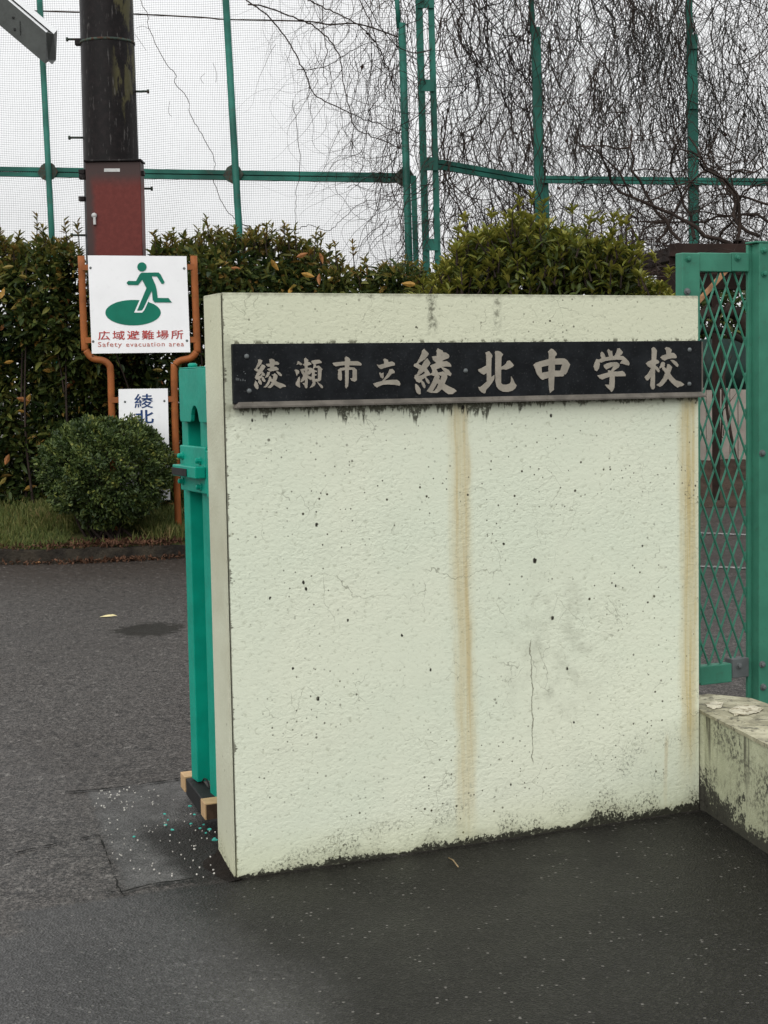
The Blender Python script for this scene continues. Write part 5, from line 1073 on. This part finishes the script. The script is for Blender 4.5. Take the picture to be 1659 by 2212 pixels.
# --- grass and weeds on the bed
N = 20000; x = rng.uniform(-4.6, -0.9, N); yk = np.interp(x, KP[:, 0], KP[:, 1]) + .16; y = yk + rng.uniform(0, 1, N) ** 1.2 * 2.0
keep = (np.hypot((x - bc[0]) / .35, (y - BY) / .3) > 1) & ~((x > -2.75) & (x < -1.7) & (y < 14.0) & (rng.uniform(0, 1, N) < .75)); x, y = x[keep], y[keep]; N = len(x)
gx = np.sin(x * 3.1 + 1) * np.sin(y * 4.2); D = rdir(N, (0, 0, 1), .35)
leaf_mass('grass', np.stack([x, y, 0.10 + 0.26 * np.clip((y - np.interp(x, KP[:, 0], KP[:, 1]) - .13) / 1.7, 0, 1)], 1), D, rdir(N, (0, -1, .2), .4), rng.uniform(.04, .13, N) * (1 + .4 * gx), rng.uniform(.006, .012, N), np.clip(rng.beta(2, 2.4, N) + .2 * gx, 0, 1), M['grass'], None, .1, .3)
tag(bpy.data.objects['grass'], 'thin grass and weeds on the bed behind the kerb', 'grass', kind='stuff')
# dead brown litter under the bush and along the kerb
N = 2600; x = np.where(rng.uniform(0, 1, 2600) < .6, rng.normal(-2.25, .35, 2600), rng.uniform(-3.6, -1.2, 2600)); yk = np.interp(x, KP[:, 0], KP[:, 1]); y = yk + rng.uniform(-.10, .45, N); zz_ = np.where(y < yk, .012, .135)
leaf_mass('leaf_litter', np.stack([x, y, zz_ + rng.uniform(0, .015, N)], 1), rdir(N, (0, 0, .1), 1), rdir(N, (0, 0, 1), .4), rng.uniform(.02, .05, N), rng.uniform(.01, .02, N), rng.uniform(.6, 1, N), M['hedge'], None)
M['litter'] = paint('litter_brown', (0.085, 0.042, 0.024), 0.8, 0.5, 9)
bpy.data.objects['leaf_litter'].data.materials[0] = M['litter']
tag(bpy.data.objects['leaf_litter'], 'dead brown leaf litter along the kerb below the bush', 'litter', kind='stuff')

# ================================================================== pergola and climber on the right
GY = 12.6
pg = thing('pergola', 'dark brown timber pergola beams under tangled bare branches behind the green gate', 'pergola', onY(1560, 900, GY) * np.array([1, 1, 0]))
def beam(x0, y0, Y0, x1, y1, Y1, h, d=.10, name='beam', mat='darkbrown', par=None):
    A_ = onY(x0, y0, Y0); B2 = onY(x1, y1, Y1); T = B2 - A_; side = np.cross(T, Z); side /= np.linalg.norm(side)
    vs = [p + side * s * d / 2 + Z * q for p in (A_, B2) for s in (-1, 1) for q in (0, -h)]
    return mesh_obj(name, vs, BOXF, M[mat], par or pg, bevel=.004)
beam(1445, 527, GY, 1790, 529, GY, .10); beam(1468, 530, GY + .1, 1330, 572, 16.0, .11); beam(1600, 545, GY + .1, 1450, 585, 16.0, .10)
beam(1340, 570, 16, 1800, 572, 16.0, .11); beam(1420, 592, GY + .3, 1800, 596, GY + .3, .12)
beam(1458, 545, GY + .05, 1460, 548, GY + .06, 2.2, .11, 'pergola_post'); beam(1700, 545, GY + .05, 1702, 545, GY + .06, 2.3, .11, 'pergola_post'); beam(1352, 575, 15.95, 1354, 575, 15.96, 2.3, .1, 'pergola_post')
beam(1545, 560, 16.05, 1548, 560, 16.06, 2.4, .1, 'pergola_post')
A_ = onY(1505, 655, 11.6); B2 = onY(1574, 578, 11.9); plank = tag(mesh_obj('loose_plank', [p + np.array([sx_ * .010, sy_ * .010, 0]) + Z * sz for p in (A_, B2) for sx_ in (-1, 1) for sy_, sz in ((-1, -.016), (1, .016))], BOXF, M['plank']), 'short orange-brown plank slanting behind the top of the green mesh', 'plank')
# plank leans in the fork of the climber trunk below
wb = Bag()
def branch(P, d, L, r, depth):
    N = max(4, int(L / .10)); pts = [P.copy()]; p = P.copy(); d = d / np.linalg.norm(d)
    for i in range(N):
        d = d + rng.normal(0, .33, 3) * np.array([1, .6, .8]); d[2] *= .93; d /= np.linalg.norm(d); p = p + d * (L / N); pts.append(p.copy())
    wb.tube(np.array(pts), .55 * np.linspace(r, r * .45, len(pts)), 6 if r > .012 else 4)
    if depth > 0:
        for k in range(rng.integers(3, 6)):
            i = rng.integers(1, len(pts)); dd = d * .5 + rng.normal(0, 1, 3) * np.array([1, .5, .7]); branch(pts[i], dd, L * rng.uniform(.35, .7), r * rng.uniform(.35, .6), depth - 1)
for (px, py, Y_, dx, dz, L_, r_) in ((1580, 528, 12.6, -1, .5, 1.2, .035), (1590, 525, 12.7, .7, .9, 1.0, .03), (1470, 520, 12.8, -.6, .7, 1.1, .028), (1500, 515, 13.0, .5, 1, .9, .025), (1640, 510, 12.8, -.8, .6, 1.2, .03), (1430, 545, 13.4, -.7, .5, 1.0, .025), (1390, 560, 14.0, -.4, .8, .9, .022), (1660, 480, 13.2, -.9, .8, 1.2, .024), (1545, 540, 13.5, 0, 1, .9, .022), (1700, 450, 13, -1, .2, 1.4, .022), (1480, 565, 12.4, -1, .1, .8, .012), (1400, 600, 12.2, .8, .4, .7, .009), (1340, 610, 12.2, .5, .7, .7, .009)):
    branch(onY(px, py, Y_), np.array([dx, rng.normal(0, .3), dz]), L_, r_, 2)
for i in range(150):
    branch(onY(rng.uniform(1300, 1700), rng.uniform(520, 600), rng.uniform(12.4, 14)), np.array([rng.normal(0, 1), 0, rng.uniform(.1, .9)]), rng.uniform(.4, .9), rng.uniform(.004, .009), 1)
# gnarled trunks seen through the mesh
for pts, r in (([(1640, 1010, 12.9), (1628, 880, 12.9), (1640, 760, 12.8), (1600, 690, 12.8), (1560, 670, 12.7), (1500, 690, 12.7)], .05), ([(1640, 760, 12.8), (1680, 640, 12.8), (1640, 560, 12.7), (1590, 525, 12.6)], .045), ([(1500, 720, 13.2), (1560, 715, 13.2), (1620, 735, 13.1), (1680, 720, 13)], .03), ([(1490, 610, 13), (1540, 625, 13), (1580, 600, 13), (1650, 615, 13)], .035), ([(1520, 680, 13.3), (1535, 640, 13.3), (1560, 600, 13.2), (1610, 575, 13.1)], .022)):
    P = smooth_path([onY(a, b, c) for a, b, c in pts], 6); P += rng.normal(0, .012, P.shape); wb.tube(P, r * rng.uniform(.8, 1.15, len(P)), 8)
P = smooth_path([onY(1640, 1010, 12.9), onY(1645, 1120, 12.9), onY(1650, 1210, 12.9) * np.array([1, 1, 0])], 6); wb.tube(P, .055, 8)
tag(wb.build('wisteria', M['branch'], None, smooth=True), 'gnarled bare climber branches tangled over the brown pergola', 'climber', kind='stuff')
# soil bank dressings seen through the mesh
bf = thing('board_fence', 'weathered grey board fence beyond the yard, seen through the diamond mesh', 'fence', onY(1560, 985, 19.6) * np.array([1, 1, 0]) + Z * .45)
x0_, x1_ = onY(1440, 900, 19.6)[0], onY(1760, 900, 19.6)[0]; k = 0; xx = x0_
while xx < x1_:
    w_ = rng.uniform(.085, .105); mesh_obj('board', box_pts(XYZ, xx, xx + w_ - .008, 19.6 + rng.uniform(-.006, .006), 19.63, .40, 1.33 + rng.normal(0, .01)), BOXF, M['board'], bf); xx += w_
for zz_ in (.62, 1.18): mesh_obj('board_rail', box_pts(XYZ, x0_, x1_, 19.64, 19.68, zz_, zz_ + .06), BOXF, M['board'], bf)
for px in np.linspace(x0_ + .1, x1_ - .1, 4): mesh_obj('post', box_pts(XYZ, px - .04, px + .04, 19.69, 19.77, .3, 2.0), BOXF, M['darkbrown'], bf)
gs = Bag(); xs_ = np.linspace(x0_, x1_, 40); P1 = [(a, 19.66 + .03 * math.sin(a * 9), 1.25) for a in xs_] + [(a, 19.66 + .04 * math.sin(a * 7 + 1), 1.92 + .02 * math.sin(a * 5)) for a in xs_] + [(a, 19.664 + .03 * math.sin(a * 9), 1.25) for a in xs_] + [(a, 19.664 + .04 * math.sin(a * 7 + 1), 1.92 + .02 * math.sin(a * 5)) for a in xs_]
tag(mesh_obj('windbreak_sheet', P1, [(i, i + 1, 41 + i, 40 + i) for i in range(39)] + [(80 + i, 120 + i, 121 + i, 81 + i) for i in range(39)] + [(40 + i, 41 + i, 121 + i, 120 + i) for i in range(39)] + [(i, 80 + i, 81 + i, i + 1) for i in range(39)], M['sheet'], smooth=True), 'dark green sheet hung above the grey boards, seen through the mesh', 'sheet')
N = 7000; x = rng.uniform(x0_ - .3, x1_ + .2, N); z = rng.uniform(.5, 2.75, N) + .12 * np.sin(x * 5); y = rng.uniform(20.2, 20.9, N)
fb = thing('background_shrub', 'dull olive shrub behind the green sheet, seen through the mesh', 'shrub', (x0_ + 1, 20.5, .4))
leaf_mass('foliage', np.stack([x, y, z], 1), rdir(N, (0, -.4, 0), .8), rdir(N, (0, -.5, .7), .5), rng.uniform(.08, .14, N), rng.uniform(.04, .06, N), rng.beta(1.5, 3, N) * .9, M['hedge'], fb)
sb2 = Bag()
for i in range(14): X_ = rng.uniform(x0_, x1_); sb2.tube([(X_, 20.5, .3), (X_ + rng.normal(0, .1), 20.5, 1.4), (X_ + rng.normal(0, .2), 20.5, 2.3)], [.03, .02, .008], 5)
tag(sb2.build('stems', M['branch'], fb), kind='stuff')
sap = thing('staked_sapling', 'thin dark sapling tied to a stake in front of the grey boards', 'sapling', onY(1595, 1030, 18.9) * np.array([1, 1, 0]) + Z * .3)
tube('trunk', smooth_path([onY(1600, 1030, 18.9), onY(1583, 960, 18.9), onY(1570, 880, 18.9), onY(1562, 800, 18.9), onY(1556, 740, 18.9)], 5), .018, M['branch'], sap, 8)
tube('stake', [onY(1552, 1030, 18.85), onY(1560, 900, 18.85), onY(1563, 790, 18.85)], .012, M['darkbrown'], sap, 6)
stw = Bag()
for i in range(14):
    a = onY(1562, rng.uniform(740, 950), 18.9); stw.tube([a, a + np.array([rng.normal(0, .2), rng.normal(0, .1), rng.uniform(0, .3)])], [.006, .002], 4)
stw.build('twigs', M['branch'], sap)

# ================================================================== small litter
fb_ = Bag(); wf = Bag()
def chip(bag, x, y, r, z=0.006):
    n = random.randint(5, 7); c = onz(x, y, z); a0 = random.random() * 6; v = []
    for zz_ in (0, .0025):
        for i in range(n):
            t = a0 + 2 * math.pi * i / n; k = r * (0.6 + .5 * ((i * 37 + n * 11) % 7) / 7); v.append(c + np.array([k * math.cos(t), k * math.sin(t) * .8, zz_ + .001 * math.sin(t)]))
    bag.add(np.array(v), [tuple(range(n))[::-1], tuple(range(n, 2 * n))] + [(i, (i + 1) % n, n + (i + 1) % n, n + i) for i in range(n)])
for x, y, r in ((289.5, 1808, .006), (358.5, 1783, .008), (363, 1772, .005), (372, 1793, .008), (356, 1759, .006), (412, 1780, .006), (440, 1782, .005), (432, 1790, .006), (452, 1792, .009), (465, 1815, .011), (463, 1812, .007), (438, 1752, .008), (410, 1742, .008), (420, 1760, .005), (445, 1800, .004)): chip(fb_, x, y, r, .022 if x > 405 else .006)
for i in range(45):
    x_, y_ = rng.normal(250, 36), rng.normal(1725, 16)
    if x_ > 186 + (y_ - 1700) * .42 and y_ > 1712 - (x_ - 180) * .12: chip(wf, x_, y_, rng.uniform(.0015, .0042))
for i in range(90):
    x_ = rng.uniform(205, 430); y_ = rng.uniform(1705, 1895)
    if x_ < 180 + (y_ - 1700) * .42: continue
    chip(wf, x_, y_, rng.uniform(.0013, .0036))
for i in range(26): chip(wf, rng.uniform(410, 500), rng.uniform(1790, 1900), rng.uniform(.0018, .004), .012)
tag(fb_.build('paint_chips', M['flake']), 'teal paint chips scattered on the concrete below the gate', 'paint chips', kind='stuff')
tag(wf.build('paint_chips', M['fleck']), 'small white flecks scattered over the wet concrete strip', 'paint chips', kind='stuff')
def fallen(x, y, L_, mat, lab, rz, z=0.004):
    c = onz(x, y, z); a = np.array([math.cos(rz), math.sin(rz), 0]); b = np.array([-a[1], a[0], 0]); w_ = L_ * .3
    top = [c - a * L_ / 2, c - a * L_ * .15 + b * w_ * .5 + Z * .008, c + a * L_ * .25 + b * w_ * .4 + Z * .012, c + a * L_ / 2 + Z * .004, c + a * L_ * .25 - b * w_ * .4 + Z * .003, c - a * L_ * .15 - b * w_ * .5 + Z * .002]
    v = top + [p + Z * .0012 for p in top]; n = 6
    tag(mesh_obj('fallen_leaf', v, [tuple(range(n))[::-1], tuple(range(n, 2 * n))] + [(i, (i + 1) % n, n + (i + 1) % n, n + i) for i in range(n)], M[mat]), lab, 'leaf', 'fallen leaves on the drive')
fallen(234, 1332, .11, 'paleleaf', 'pale yellow fallen leaf alone on the wet drive', .2)
fallen(152, 1190, .14, 'dryleaf', 'upright dry brown leaf left of the others at the kerb', 1.0, .02); fallen(362, 1192, .10, 'dryleaf', 'reddish curled leaf at the kerb near the gate', .4, .02)
fallen(80, 1216, .08, 'dryleaf', 'small brown leaf at the kerb, leftmost of the fallen leaves', -.5, .01)
s1 = onz(969, 1853, .005); s2 = onz(990, 1873, .004)
tag(tube('dry_stalk', [s1, (s1 + s2) / 2 + Z * .006, s2], .0022, M['straw'], None, 6), 'single dry straw stalk on the dark pavement before the wall', 'stalk')

for o in bpy.data.objects:
    if '_r' in o: del o['_r']
bpy.context.view_layer.update()
